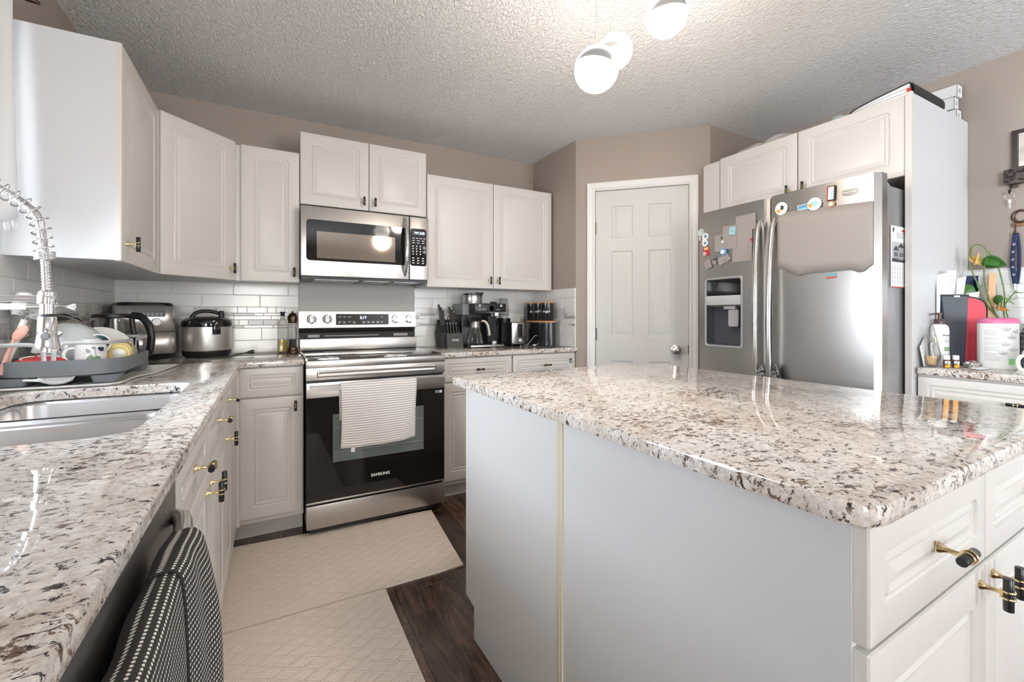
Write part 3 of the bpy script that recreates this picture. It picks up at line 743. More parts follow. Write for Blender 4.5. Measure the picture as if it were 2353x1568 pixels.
rd = fdoor(.4385, .914, .07, 1.776).obj('fridge_door', 'steelv', r, smooth=30, fix=False)
d = MB(); y0 = .0
d.loops([[(x,y,z) for x,z in rrect(hx0-a,hx1+a,.992-a,1.368+a,.012+a*.3,4)] for a,y in ((.012,.010),(.012,-.004),(.006,-.008),(0,-.004),(0,.005))], 0, cap0=False, cap1=False)
ds = d.obj('ice_dispenser', 'mgrey', fz)
d = MB(); d.box(hx0,hx1,.066,.07,.992,1.368,0); d.box(hx0-.002,hx0,.0,.07,.992,1.368,0); d.box(hx1,hx1+.002,.0,.07,.992,1.368,0); d.box(hx0,hx1,.0,.07,.990,.998,0)
d.obj('recess', mat('dark_recess_plastic', (.07,.075,.085), .25), ds, smooth=0)
d = MB(); d.box(hx0,hx1,.0,.06,1.275,1.368); d.obj('display', 'blackg', ds, smooth=0)
d = MB(); d.loops([[(x,y,z) for y,z in ((-.004,1.275),(-.008,1.262),(.002,1.222),(.05,1.212),(.06,1.275))] for x in (hx0,hx1)]); d.obj('control_strip', 'lgrey', ds)
d = MB(); d.box(hx0+.10,hx0+.17,.015,.05,1.198,1.215); d.loops([[(x,y,z) for x,z in rrect(hx0+.125,hx0+.185,1.10,1.195,.008)] for y in (.02,.032)]); d.obj('lever', 'mgrey', ds)
for nm, door, hx, lean in (('handle', fz, .389, 1), ('handle', rd, .468, -1)):
    h = MB(); N = 26; pts = []
    for k in range(N+1):
        s = k/N; pts.append((hx+lean*.004*math.sin(PI*s), .008-.052*min(1, math.sin(PI*s)**.45) , .60+1.06*s))
    h.tube(pts, [.0105]*(N+1), 14, flat=1.35); h.obj(nm, 'steelp', door)
lg = MB(); lg.xz([(.778,1.701),(.808,1.694),(.838,1.701),(.838,1.724),(.778,1.724)], -.0005,.012,0); lg = lg.obj('badge', 'steeld', rd, smooth=0)
text('lettering', 'MAYTAG', .0125, 'wht', lg, T(.808,-.001,1.7115), bold=.0003)

def fpos(x): return (FX, FY-x)
def fmag(name, label, cat, poly, mats, th=.002, y=-.0005, group=None, extra=None):
    o = thing(name, label, cat, (FX, FY, 0), R(-90), group)
    return o
def flat_thing(name, label, cat, build, mats, group=None, smooth=0):
    mb = MB(T(FX, FY, 0) @ Rz(R(-90))); build(mb)
    o = mb.obj(name, mats, smooth=smooth); tag(o, label, cat, group); return o
def ell(cx, cz, rx, rz_, n=24, wob=0, k=9): return [(cx+(rx+wob*math.sin(k*a))*math.cos(a), cz+(rz_+wob*math.sin(k*a))*math.sin(a)) for a in [2*PI*i/n for i in range(n)]]
def rotp(cx, cz, w, h, a):
    c, s = math.cos(R(a)), math.sin(R(a)); return [(cx+x*c-z*s, cz+x*s+z*c) for x, z in ((-w/2,-h/2),(w/2,-h/2),(w/2,h/2),(-w/2,h/2))]
dy = lambda x, d0=.002, w=.4315: .006*abs(2*(x-d0)/w-1)**2.6
# large grey sheet on the fridge door
def b_(mb):
    def fn(u, v):
        x = .491+.404*u; z = (1.405 if u < .08 else 1.352)+(.33 if u < .08 else .383)*v - (1-u)*.0*v
        z0 = 1.406-.052*min(1, u/.24)+.010*max(0, min(1, (u-.24)/.1))-.014*math.exp(-((u-.88)/.05)**2)+.02*max(0, (u-.93)/.07); z1 = 1.652+.028*(1-u)
        return (x, dy(x,.4385,.4755)-.006, z0+(z1-z0)*v)
    mb.grid(fn, 30, 6)
o = flat_thing('paper_sheet', 'large plain grey sheet covering the upper refrigerator door', 'paper', b_, 'greypaper', smooth=60)
o.modifiers.new('thickness', 'SOLIDIFY').thickness = .004
for poly, lab in ((rotp(.318,1.665,.115,.085,0), 'grey paper at the top of the freezer door beside its edge'),
              (rotp(.225,1.60,.085,.13,0), 'tall grey paper in the middle of the freezer door'),
              (rotp(.160,1.575,.060,.095,2), 'small grey paper left on the freezer door beside the red card'),
              (rotp(.298,1.545,.115,.175,-1), 'grey paper beside the freezer handle, largest on that door'),
              (rotp(.085,1.462,.042,.050,22), 'small tilted grey card lowest left on the freezer door'),
              (rotp(.128,1.480,.024,.040,-6), 'narrow grey card under the black clip magnet'),
              (rotp(.172,1.475,.036,.045,22), 'small tilted grey card lower centre of the freezer door'),
              (rotp(.206,1.488,.036,.045,35), 'small tilted grey card under the blue round magnet')):
    dep = {'tall': .0062, 'smal': .0052, 'grey': .0036, 'narr': .0052}[lab[:4]]
    xx = sum(p[0] for p in poly)/4
    e = max(dy(p[0]) for p in poly); e0 = min(dy(p[0]) for p in poly)
    flat_thing('paper', lab, 'paper', lambda mb: mb.xz(poly, e0-dep, e0-dep+.0012), 'greypaper', group='papers on the freezer door')
MG = 'magnets on the refrigerator'
def magnet(label, polys, mats, y=-.012, name='fridge_magnet'):
    flat_thing(name, label, 'magnet', lambda mb: [mb.xz(p, y+.0008*i*-1, y+.006, m) for i, (p, m) in enumerate(polys)], mats, MG)
magnet('round white magnet with brown drawing above the grey sheet', [(ell(.513,1.699,.030,.032,40,.0012,12),0),(ell(.500,1.688,.010,.008),1),(ell(.518,1.702,.008,.012),2)], ['ceram','orange','inkd'])
magnet('scalloped white plate magnet beside the blue photo magnet', [(ell(.668,1.688,.030,.030,48,.0012,14),0),(ell(.668,1.690,.014,.014),1),(ell(.650,1.684,.008,.010),2)], ['ceram','ltblue','orange'], y=-.014)
magnet('blue landscape photo magnet above the grey sheet', [(rotp(.618,1.680,.055,.036,3),0),(rotp(.618,1.680,.049,.030,3),1),(rotp(.618,1.676,.044,.008,3),2)], ['wht','blue','ltblue'], y=-.008)
magnet('tall bottle-opener magnet with colourful picture', [(rotp(.737,1.722,.034,.068,-2),0),(rotp(.737,1.722,.024,.058,-2),1),(rotp(.742,1.715,.010,.040,-2),2),(rotp(.724,1.722,.004,.064,-2),4),(ell(.739,1.672,.014,.014),3),(ell(.739,1.672,.009,.009),1)], ['bronze','ceram','ltblue','wood','red'])
magnet('small teal and red magnet under the grey sheet', [(rotp(.735,1.344,.040,.022,2),0),(rotp(.735,1.337,.040,.008,2),1)], ['teal','redp'], y=-.006)
magnet('round grey magnet highest left on the freezer door', [(ell(.035,1.657,.020,.023),0),(ell(.030,1.652,.012,.015),1),(rotp(.028,1.622,.014,.022,0),0)], ['lgrey','mint'], y=-.004)
magnet('pale blue figure-eight magnet on the freezer door', [(ell(.066,1.628,.020,.021),0),(ell(.064,1.590,.018,.020),0),(rotp(.060,1.605,.022,.03,0),0),(ell(.070,1.630,.009,.010),1),(ell(.068,1.590,.008,.009),1)], ['ceram','blue'], y=-.006)
magnet('red and yellow card magnet on the freezer door', [(rotp(.070,1.540,.034,.050,2),0),(rotp(.072,1.556,.026,.014,5),1),(ell(.062,1.527,.012,.012),2)], ['red','yellow','lgrey'], y=-.004)
magnet('round blue scenery magnet on the freezer door', [(ell(.189,1.523,.021,.019),0),(ell(.186,1.523,.013,.012),1)], ['blue','ceram'], y=-.012)
magnet('tilted light blue square magnet on the freezer door', [(rotp(.245,1.632,.034,.042,-8),0),(rotp(.245,1.632,.016,.006,40),1)], ['ltblue','teal'], y=-.012)
magnet('small white button magnet between the grey papers', [(ell(.184,1.580,.007,.008),0),(rotp(.178,1.603,.003,.02,0),1)], ['wht','brown'], y=-.012)
magnet('small black clip magnet above narrow card', [(ell(.131,1.490,.010,.008),0),(rotp(.133,1.494,.010,.006,40),1)], ['inkd','blue'], y=-.012)
magnet('small red triangle magnet beside the freezer handle', [([(.344,1.572),(.358,1.556),(.356,1.575)],0)], ['red'], y=-.008)
# calendar on the refrigerator side
c = MB(); c.box(2.470,2.595,.896,.904,1.287,1.572,0) if False else None
CX_ = -.080
cr = MB(T(CX_,0,0)); cr.box(2.470,2.610,.9035,.9060,1.287,1.560,0); o = cr.obj('calendar', 'paper', smooth=0)
tag(o, 'white wall calendar with house photo on the refrigerator side', 'calendar')
c = MB(T(CX_,0,0)); c.box(2.476,2.606,.9025,.9035,1.40,1.49,0); c.box(2.476,2.606,.902,.9026,1.40,1.415,2)
for a,b,z0,z1 in ((2.49,2.535,1.415,1.452),(2.535,2.59,1.412,1.466)): c.box(a,b,.9018,.9025,z0,z1,1)
for a,b,zz in ((2.485,2.54,1.452),(2.528,2.596,1.466)): c.loops([[(x,y,z) for x,z in ((a,zz),(b,zz),((a+b)/2,zz+.020))] for y in (.9012,.9025)], 2)
for a in (2.497,2.515,2.548,2.568): c.box(a,a+.009,.901,.902,1.425,1.442,2)
c.box(2.472,2.608,.9025,.9035,1.287,1.291,3); c.loops([[(x,y,z) for x,z in ((2.56,1.538),(2.60,1.538),(2.59,1.552),(2.578,1.546))] for y in (.9022,.9035)], 3)
c.loops([[(x,y,z) for x,z in ((2.490,1.528),(2.498,1.545),(2.490,1.552),(2.482,1.545))] for y in (.9022,.9035)], 2)
for k in range(4): c.box(2.480,2.602,.9025,.9033,1.312+.020*k,1.3126+.020*k,1)
for z in (1.528,1.519,1.510): c.box(2.520,2.598,.9025,.9033,z,z+.0025,1)
for k in range(6): c.box(2.480+.024*k,2.4806+.024*k,.9025,.9033,1.300,1.388,1)
c.obj('print', ['lgrey','ink','inkd','redp'], o, smooth=0)
# fabric pouches hanging on handles
def pouch(name, label, x, z0, z1, w, seed):
    mb = MB(T(FX, FY, 0) @ Rz(R(-90))); L = []
    for k in range(10):
        s = k/9; ww = w*(.15+.85*math.sin(min(1, s*1.25)*PI/2)**.9)*(1 if s < .8 else (1-(s-.8)*1.8))
        z = z1-(z1-z0)*s; L.append([(x+ww*math.cos(a)+.004*math.sin(3*a+seed), -.036+.013*(.4+s*.6)*math.sin(a), z+.003*math.sin(2*a+seed)) for a in [2*PI*i/18 for i in range(18)]])
    mb.loops(L); o = mb.obj(name, 'script', smooth=70); tag(o, label, 'pouch')
pouch('cloth_pouch', 'black cloth with white script hanging between the refrigerator handles', .424, .78, .905, .034, 1)
pouch('cloth_pouch', 'black cloth with white script hanging right of the fridge handle', .497, .765, .915, .040, 4)

# things on top of the fridge cabinet
r = thing('portfolio_binder', 'thick black portfolio of white pages lying on top of fridge cabinet', 'binder', (2.60, 1.150, 2.158))
N = 14; BL = .235
top = [(-BL*k/N, .040+.045*(k/N)**.7) for k in range(N+1)]; bot = [(-BL*k/N, .028-.022*(k/N)) for k in range(N+1)]
mb = MB(); mb.loops([[(x, y, z) for y, z in top+bot[::-1]] for x in (.006,.30)]); pg = mb.obj('pages', 'paper', r)
mb = MB()
for k in range(3):
    h = .25+.25*k; mb.loops([[(x, y, bot[i][1]+(z-bot[i][1])*h) for i, (y, z) in enumerate(top)]+[(x, y, bot[i][1]+(z-bot[i][1])*h+.0015) for i, (y, z) in reversed(list(enumerate(top)))] for x in (.004,.30)])
mb.obj('page_gap', 'ink', pg)
cv = [(.010,.034)]+[(y,z+.004) for y,z in top]+[(-BL-.014,.078),(-BL-.022,.058),(-BL-.022,.036),(-BL-.014,.014),(-BL,.003)]+[(y,z-.004) for y,z in bot[::-1][1:]]+[(.008,.024)]
ci = [(y*.97-.003, .045+(z-.045)*.9) for y, z in cv]
mb = MB(); n_ = len(cv)
for a, b in ((0,.335),):
    Q = [[(a,)+p for p in cv],[(a,)+p for p in ci],[(b,)+p for p in cv],[(b,)+p for p in ci]]
    for u_, v_ in ((0,2),(1,3),(0,1),(2,3)): mb.loops([Q[u_],Q[v_]], cap0=False, cap1=False)
mb.obj('cover', 'blackm', r, fix=False)
mb = MB(); mb.box(.002,.012,-BL-.004,-BL+.010,.045,.062); mb.obj('red_tab', 'red', r, smooth=0)
first = None
for i, (x, y, z, rot) in enumerate(((3.118,.915,2.163,0),(3.108,.922,2.226,.02),(3.118,.912,2.289,-.02))):
    if not first:
        b = MB(); b.box(-.031,.031,-.02,.19,.0,.061); b = b.obj('small_box', 'paper', smooth=0); e = MB()
        for xx in (-.031,.031): e.box(xx-.001,xx+.001,-.0210,-.0198,.0,.061)
        e.box(-.031,.031,-.0210,-.0198,.0595,.0612); e.box(-.0315,-.0305,-.0198,.188,.0590,.0612); e.obj('tape_edge', 'brown', b, smooth=0); first = b; o = b
        e = MB(); e.box(-.014,.010,-.0206,-.0199,.020,.042); e.obj('label', 'lgrey', b, smooth=0)
    else: o = copy_thing(first)
    o.location = (x, y, z+.0005*i); o.rotation_euler = (0,0,rot)
    tag(o, ('small white box at the bottom of the stack on the fridge cabinet','small white box in the middle of the stack on the fridge cabinet','small white box on top of the stack near the ceiling')[i], 'box', 'white boxes on the fridge cabinet')
mb = MB(); rnd = random.Random(8)
def fn(u, v):
    a = u*PI; ww = .5+.5*math.sin(v*PI)
    return (2.62+.05*math.cos(a)*ww+.01*math.sin(v*30+u*9), 1.84-.50*v+.006*math.sin(u*20), 2.158+.002+(.055*ww+.012*math.sin(v*17+u*5)*ww)*math.sin(a))
mb.grid(fn, 16, 40); o = mb.obj('plastic_bag', 'plasticbag', smooth=40, fix=False); tag(o, 'crumpled clear plastic bag lying on top of the fridge cabinet', 'bag')
mb = MB(); mb.lathe([(.030,0),(.032,.004),(.030,.030),(.026,.034)], (2.585,1.20,2.158), 20); o = mb.obj('glass_jar', 'greenglass'); tag(o, 'small greenish glass jar beside the binder on the fridge cabinet', 'jar')

# ---------------------------------------------------------------- pendant lights over the island
def pendant(x, y, z, rad, roll, spin, a0, a1, label):
    r = thing('pendant_light', label, 'pendant light', (x, y, z), 0, 'globe pendants over the island')
    mb = MB(); mb.cyl((0,0,rad*.98),(0,0,ZC-z-.02),.0016,n=8); mb.obj('cord', 'lgrey', r)
    MB().lathe([(.045,ZC-z-.022),(.05,ZC-z-.018),(.05,ZC-z)], n=28).obj('ceiling_canopy', 'lampgrey', r)
    MB().lathe([(.006,rad*.97),(.006,rad*1.03),(.002,rad*1.06)], n=12).obj('cord_cap', 'lampgrey', r)
    Mx = Rz(spin) @ Rx(roll)
    # two caps cut by planes that meet along a hinge at the back; the open wedge shows the satin shell inside
    def cap(name, a0, a1, rr, mt):
        mb = MB(Mx); n = 24; k = 16; L = []
        for i in range(n+1):
            a = a0+(a1-a0)*i/n
            L.append([(rr*math.cos(PI*j/k-PI/2)*math.cos(a), rr*math.sin(PI*j/k-PI/2), rr*math.cos(PI*j/k-PI/2)*math.sin(a)) for j in range(k+1)])
        # close through the hinge axis
        mb.loops(L, closed=True); return mb.obj(name, mt, r, smooth=45)
    cap('upper_shade', R(a1), R(185), rad, 'lit'); cap('lower_shade', R(187), R(360+a0), rad, 'lit'); cap('shade_gap', R(a0-1), R(a1+1), rad*.95, 'lampgrey')
    l = bpy.data.lights.new('bulb', 'POINT'); l.energy = 5.5; l.color = (1.,.86,.72); l.shadow_soft_size = rad
    lo = bpy.data.objects.new('bulb_light', l); SC.collection.objects.link(lo); lo.location = (x, y, z-rad-.03); 
SPN = R(-90)-math.atan2(554.5,1015.)
pendant(.964, 1.171, 1.993, .074, R(-12), SPN-.1, 3, 36, 'lowest glowing split-globe pendant light, nearest the microwave side')
pendant(1.108, 1.241, 2.132, .063, R(-8), SPN-.5, -20, 6, 'glowing split-globe pendant light half hidden behind the lowest globe')
pendant(1.217, 1.100, 2.217, .073, R(6), SPN+.15, -6, 26, 'glowing split-globe pendant light hanging highest and farthest right')

# ---------------------------------------------------------------- sink and faucet
r = thing('kitchen_sink', 'stainless steel double-bowl sink set under the granite worktop', 'sink', (0,0,0))
for (a, b, ra, rb) in ((1.128,1.552,.07,.03),(1.588,1.895,.03,.05)):
    mb = MB(); sp = [(-.012,.8985),(-.006,.8985),(.0,.894),(.004,.885),(.012,.76),(.030,.735),(.07,.728)]
    mb.loops([[(x,y,z) for x,y in rrect(SX0+d, SX1-d, a+d, b-d, .06-d*.3, 5)] for d,z in sp], cap0=False)
    o = mb.obj('bowl', 'sinksteel', r, smooth=60)
    mb = MB(); c = ((SX0+SX1)/2, (a+b)/2, .7285); mb.lathe([(.045,0),(.043,.003),(.036,.002),(.020,-.0),(1e-4,.0)], c, 28); mb.obj('drain', 'chrome', r)
mb = MB(); mb.loops([[(x, y, z) for y, z in ((1.545,.880),(1.552,.891),(1.562,.896),(1.578,.896),(1.588,.891),(1.595,.880))] for x in (SX0,SX1)]); mb.obj('divider', 'sinksteel', r, smooth=60)

HX, HY = -.4665, 1.452
def zf(y): return 1.165+(724-y)/1015*1.05
r = thing('kitchen_faucet', 'chrome spring-neck faucet with pull-down spray head over the sink', 'faucet', (-.715, 1.452, .93))
Z0 = -.93; hx = HX+.715
mb = MB(); mb.lathe([(.028,0),(.028,.006),(.022,.012),(.019,.05),(.019,.16),(.014,.17),(.014,.40)], n=28); mb.obj('post', 'chrome', r)
mb = MB(); mb.cyl((.018,0,.11),(.055,-.02,.125),.008,.006); mb.obj('lever', 'chrome', r)
P_ = [(0,1.33),(.004,1.42),(.03,1.475),(.075,1.50),(.12,1.495),(.165,1.458),(.194,1.438),(.212,1.422),(.2275,1.405),(.2345,1.388),(.2385,1.365),(.241,1.340),(.2435,1.318),(.2465,1.272),(.2485,1.215),(.2485,1.19)]
P_ = [(x, 0, z-.93) for x, z in P_]
def smooth_path(P, n):     # Catmull-Rom
    out = []
    P = [Vector(p) for p in P]
    for i in range(len(P)-1):
        p0, p1, p2, p3 = P[max(i-1,0)], P[i], P[i+1], P[min(i+2,len(P)-1)]
        for k in range(n):
            t = k/n; out.append(.5*((2*p1)+(-p0+p2)*t+(2*p0-5*p1+4*p2-p3)*t*t+(-p0+3*p1-3*p2+p3)*t**3))
    return out+[P[-1]]
sp = smooth_path(P_, 34)
mb = MB(); mb.tube(sp, [.0084+.0007*(1 if i % 4 < 2 else -1) for i in range(len(sp))], 14); mb.obj('hose', 'chrome', r, smooth=60)
# spring around the hose
seg = [0]
for a, b in zip(sp, sp[1:]): seg.append(seg[-1]+(b-a).length)
def at(s):
    i = max(0, min(len(sp)-2, next((k for k in range(len(seg)-1) if seg[k+1] >= s), len(sp)-2)))
    t = (s-seg[i])/(seg[i+1]-seg[i]+1e-9); return sp[i].lerp(sp[i+1], t), (sp[i+1]-sp[i]).normalized()
s_end = next(seg[i] for i in range(len(sp)) if sp[i].z < 1.316-.93 and sp[i].x > .2)
pts = []; s = .10; ph = 0
while s < s_end+.020:
    pitch = .0215 if s < s_end else .0048
    p, d = at(s); u = Vector((0,1,0)); w = d.cross(u); pts.append(p+(u*math.cos(ph)+w*math.sin(ph))*.0175); ph += 2*PI/16; s += pitch/16
mb = MB(); mb.tube(pts, .0022, 6, flat=1); mb.obj('spring', 'chrome', r, smooth=80)
mb = MB(); mb.lathe([(.012,zf(668)),(.0155,zf(672)),(.0155,zf(680))], (hx,0,Z0), 28); 
mb.lathe([(.017,zf(699)),(.0175,zf(697)),(.0175,zf(681)),(.017,zf(679))], (hx,0,Z0), 28); mb.lathe([(.0135,zf(723)),(.0135,zf(698))], (hx,0,Z0), 28)
for z in (zf(683), zf(691)): mb.cyl((.012,0,z+Z0),(hx-.014,0,z+Z0),.0035,n=10)
mb.obj('support_arm', 'chrome', r)
mb = MB(); mb.lathe([(.0255,zf(810)),(.0265,zf(806)),(.0215,zf(792)),(.0175,zf(765)),(.0165,zf(730)),(.0150,zf(728))], (hx,0,Z0), 32); hd = mb.obj('spray_head', 'chrome', r)
mb = MB(); mb.lathe([(.0142,zf(729)),(.0142,zf(722))], (hx,0,Z0), 28); mb.obj('rubber_ring', 'blackm', hd)
mb = MB(T(hx+.002, -.0172, zf(772)+Z0) @ Rz(R(8)) @ Rx(R(90))); mb.lathe([(1e-4,.0075),(.0065,.0072),(.0085,.005),(.0088,0),(.0088,-.006)], n=24, sx=1, sy=1.15); mb.obj('button', 'dgrey', hd)
# cleaning brush resting in the arm hook
r = thing('cleaning_brush', 'white brush handle with green band resting behind the faucet head', 'brush', (HX, HY+.032, zf(705)))
mb = MB(); mb.cyl((-.20,0,-.001),(-.045,0,0),.0075,n=14); mb.obj('handle', 'wht', r)
mb = MB(); mb.cyl((-.125,0,0),(-.105,0,0),.0079,n=14); mb.obj('green_band', 'grn', r)
mb = MB(); mb.cyl((-.045,0,0),(-.02,0,0),.008,.006,n=12); mb.cyl((-.02,0,0),(.024,0,0),.0035,n=8); mb.obj('ferrule', 'silver', r)
mb = MB(); rnd = random.Random(2)
for k in range(16):
    a = rnd.random()*6.28; mb.cyl((.022,0,0),(.040,.008*math.cos(a),.008*math.sin(a)),.0009,n=4)
mb.obj('bristles', 'wht', r, smooth=0)

# ---------------------------------------------------------------- dishwasher with towel
r = thing('dishwasher', 'dark stainless dishwasher under the counter beside the sink doors', 'dishwasher', (-.17, .383, 0), R(90))
MB().box(.002,.596,0,.57,.10,.895).obj('body', 'black', r, smooth=0)
MB().box(.004,.594,-.022,-.001,.115,.893,0,.004).obj('door_panel', 'steeld', r)
mb = MB(); pts = [(.03+.535*k/30, -.022-.033*min(1, (math.sin(PI*k/30))**.35), .818) for k in range(31)]
mb.tube(pts, .0135, 14); mb.obj('handle', 'steelp', r, smooth=70)
mb = MB(); mb.box(.01,.59,-.001,.03,.02,.10); mb.obj('kick_plate', 'blackm', r, smooth=0)
mb = MB(); HB = -.112
prof = [(-.137,.46),(-.1365,.58),(-.1365,.72),(-.1355,.80),(-.132,.826),(-.124,.8375),(-.115,.8405),(-.106,.838),(-.1005,.825),(-.0975,.79),(-.095,.73),(-.093,.65),(-.091,.55),(-.090,.39)]
cum = [0]
for a, b in zip(prof, prof[1:]): cum.append(cum[-1]+math.dist(a, b))
def fn(u, v):
    s = v*cum[-1]; i = max(k for k in range(len(cum)) if cum[k] <= s+1e-9); i = min(i, len(prof)-2)
    q = (s-cum[i])/(cum[i+1]-cum[i]); x = prof[i][0]*(1-q)+prof[i+1][0]*q; z = prof[i][1]*(1-q)+prof[i+1][1]*q
    fr_ = max(0, v-.52)/.48; 
    y = .37+.45*u
    x += fr_**.7*(.007*math.sin(u*14+.5)+.005*math.sin(u*27+v*4)) + fr_*.010*(1-u)
    if v < .45: x = min(x, -.1345+.002*math.sin(u*20))
    z += .003*math.sin(u*11)*(1 if .35 < v < .7 else .3)
    return (x, y+fr_*.01*math.sin(v*9+u*5), z)
mb.grid(fn, 90, 70, 0, .465, cum[-1]); o = mb.obj('hand_towel', 'dots', solid=.004, smooth=85, fix=False)
tag(o, 'black towel with rows of white dots hanging on the dishwasher handle', 'towel')
mb = MB()
def fn2(u, v):
    p = fn(.70+.30*u, .44+.56*v); e = math.sin(PI*min(1, v*2.2)/2)*math.sin(PI*min(1, u*1.6)/2)
    return (p[0]+.003+.016*e+.005*math.sin(u*9)*e, p[1]+.014*u*e, p[2]+.004)
mb.grid(fn2, 40, 60, 0, .14, .5); mb.obj('folded_layer', 'dots', o, solid=.004, smooth=85, fix=False)

# floor mats
def matt(label, poly, z, rot=0):
    mb = MB(); mb.prism(poly, .0, .007); o = mb.obj('floor_mat', 'mat1', smooth=0); o.location = (0,0,z); tag(o, label, 'mat', 'quilted floor mats')
    return o
matt('beige quilted vinyl mat lying in front of the range', [(-.235,1.912),(.784,1.905),(.836,2.532),(-.235,2.60)], .0005)
o = matt('beige quilted vinyl mat nearer the camera beside the dishwasher', [(-.235,.35),(.405,.35),(.428,1.36),(.426,1.90),(-.235,1.9045)], .0005)

# ---------------------------------------------------------------- dish rack and what stands in it
CZ_ = .93
rk = thing('dish_rack', 'dark grey plastic dish rack with pale metal rails left of the kettle', 'dish rack', (-.597, 2.16, CZ_))
hx_, hy_ = .155, .23
mb = MB(); tr = lambda d, rr=.075: rrect(-hx_+d, hx_-d, -hy_+d, hy_-d, rr, 6)
mb.loops([[(x,y,z) for x,y in tr(d)] for d,z in ((.014,.034),(.002,.040),(0,.087),(.004,.089),(.006,.086),(.008,.044),(.03,.042))])
mb.obj('tray', 'dgrey', rk, smooth=50)
for sx_ in (-1,1):
    for sy_ in (-1,1):
        mb = MB(); cx, cy = sx_*(hx_-.045), sy_*(hy_-.055)
        mb.loops([[(cx+x*w, cy+y*w, z) for x,y in rrect(-.030,.030,-.04,.04,.012,3)] for w,z in ((1.0,.0100),(1.05,.013),(1.25,.036))]); mb.obj('foot', 'dgrey', rk)
def rail(pts): 
    mb = MB(); mb.tube(smooth_path(pts, 6), .0062, 10, flat=.3, up=(0,0,1)); mb.obj('rail', 'railm', rk, smooth=60)
fy_ = -hy_+.006; bx = hx_-.008
rail([(-.14,fy_,.14),(-.08,fy_,.141),(-.055,fy_,.138),(-.037,fy_,.125),(-.033,fy_,.10),(-.033,fy_,.07)])
rail([(-.010,fy_,.07),(-.010,fy_,.10),(-.006,fy_,.125),(.012,fy_,.141),(.04,fy_,.144),(.10,fy_+.002,.144),(.135,fy_+.03,.144),(bx,-hy_+.08,.143),(bx,-.06,.142),(bx,-.045,.138),(bx,-.04,.12),(bx,-.04,.07)])
rail([(bx,.0,.07),(bx,0,.12),(bx,.005,.138),(bx,.02,.144),(bx,.10,.146),(bx,.17,.146),(bx-.02,.215,.146),(bx-.06,hy_-.008,.146),(.0,hy_-.008,.146),(-.02,hy_-.008,.14),(-.025,hy_-.008,.07)])
mb = MB()
for k in range(11): y = -.19+.038*k; mb.tube(smooth_path([(-.12,y,.048),(-.12,y,.066),(-.11,y,.072),(-.02,y,.072),(0,y,.066),(0,y,.048)], 3), .0018, 6)
o = mb.obj('plate_wires', 'lgrey', rk, smooth=60); o['kind'] = 'stuff'
RX, RY = -.597, 2.16
def put(o, Mx): o.matrix_world = Mx; return o
bowlp = [(.03,0),(.034,.002),(.06,.02),(.085,.055),(.092,.085),(.090,.086),(.082,.056),(.058,.024),(.03,.006),(1e-4,.005)]
mb = MB(T(-.640,2.125,1.085) @ Rz(R(-15)) @ Rx(R(-140))); mb.lathe([(r_*1.0, z-.04) for r_, z in bowlp], n=40); o = mb.obj('bowl', mat('pale_grey_ceramic', (.60,.64,.64), .15, coat=.3)); tag(o, 'large pale grey bowl leaning upside down in the dish rack', 'bowl')
mb = MB(T(-.655,1.992,1.003) @ Rz(R(5)) @ Rx(R(12))); mb.lathe([(.0001,.022),(.045,.022),(.060,.014),(.064,.0),(.060,-.006)], n=8, sx=1.0, sy=.55); mb.lathe([(.0001,.0235),(.010,.0235),(.012,.021)], n=16, c=(0,-.0,0)); o = mb.obj('container_lid', 'red', smooth=20); tag(o, 'red plastic container lid lying at the front of the dish rack', 'lid')
mb = MB(T(-.655,1.992,1.003) @ Rz(R(5)) @ Rx(R(12))); mb.tube([(.046*math.cos(a), .026*math.sin(a), .0225) for a in [PI*.1+PI*1.1*k/20 for k in range(21)]], .002, 6); mb.obj('seal_ring', 'wht', o)
r = thing('mug', 'white floral mug standing upside down in the dish rack', 'mug', (-.545, 2.035, .985), R(20))
mb = MB(); mb.lathe([(.040,0),(.0405,.004),(.0415,.03),(.041,.07),(.037,.085),(.027,.090),(.026,.096),(.022,.096),(.0001,.092)], n=36); mb.obj('mug_body', 'ceram', r)
mb = MB(); mb.tube(smooth_path([(-.039,.0,.02),(-.058,.0,.025),(-.066,0,.045),(-.058,0,.064),(-.040,0,.068)], 5), .005, 10, flat=.7); mb.obj('handle', 'ceram', r)
mb = MB()
for a0, z, w, h, t_, mi in ((-84,.030,.007,.012,30,1),(-70,.034,.009,.006,-15,1),(-98,.036,.006,.010,-40,1),(-104,.058,.005,.008,20,2),(-60,.064,.006,.008,35,0),(-52,.062,.006,.008,-35,0),(-84,.068,.004,.006,60,2),(-76,.018,.008,.010,0,1)):
    pts = []
    for k in range(12):
        a = 2*PI*k/12; dx = w*math.cos(a); dz = h*math.sin(a)*(1-.3*math.cos(a)); c_, s_ = math.cos(R(t_)), math.sin(R(t_)); ex = dx*c_-dz*s_; ez = dx*s_+dz*c_
        ang = R(a0)+ex/.041; pts.append((.0422*math.cos(ang), .0422*math.sin(ang), z+ez))
    mb.add(pts, [tuple(range(12))], mi)
mb.tube([(.0422*math.cos(R(-84)+.1*math.sin(k*.4)), .0422*math.sin(R(-84)+.1*math.sin(k*.4)), .02+.006*k) for k in range(10)], .0007, 5, 2)
mb.obj('flower_print', ['navy','sage','mgrey'], r, smooth=0)
r = thing('mug', 'teal patterned cup between the floral mug and the yellow container', 'mug', (-.548, 2.150, 1.045))
mb = MB(Rx(R(70)) @ T(0,0,-.03)); mb.lathe([(.030,0),(.038,.02),(.038,.07),(.035,.07),(.034,.02),(.0001,.01)], n=32); mb.obj('mug_body', 'teal', r)
mb = MB(Rx(R(70)) @ T(0,0,-.03)); mb.lathe([(.0385,.062),(.0390,.066),(.0385,.0715),(.0345,.0715)], n=32, cap=False); mb.obj('rim', 'ceram', r)
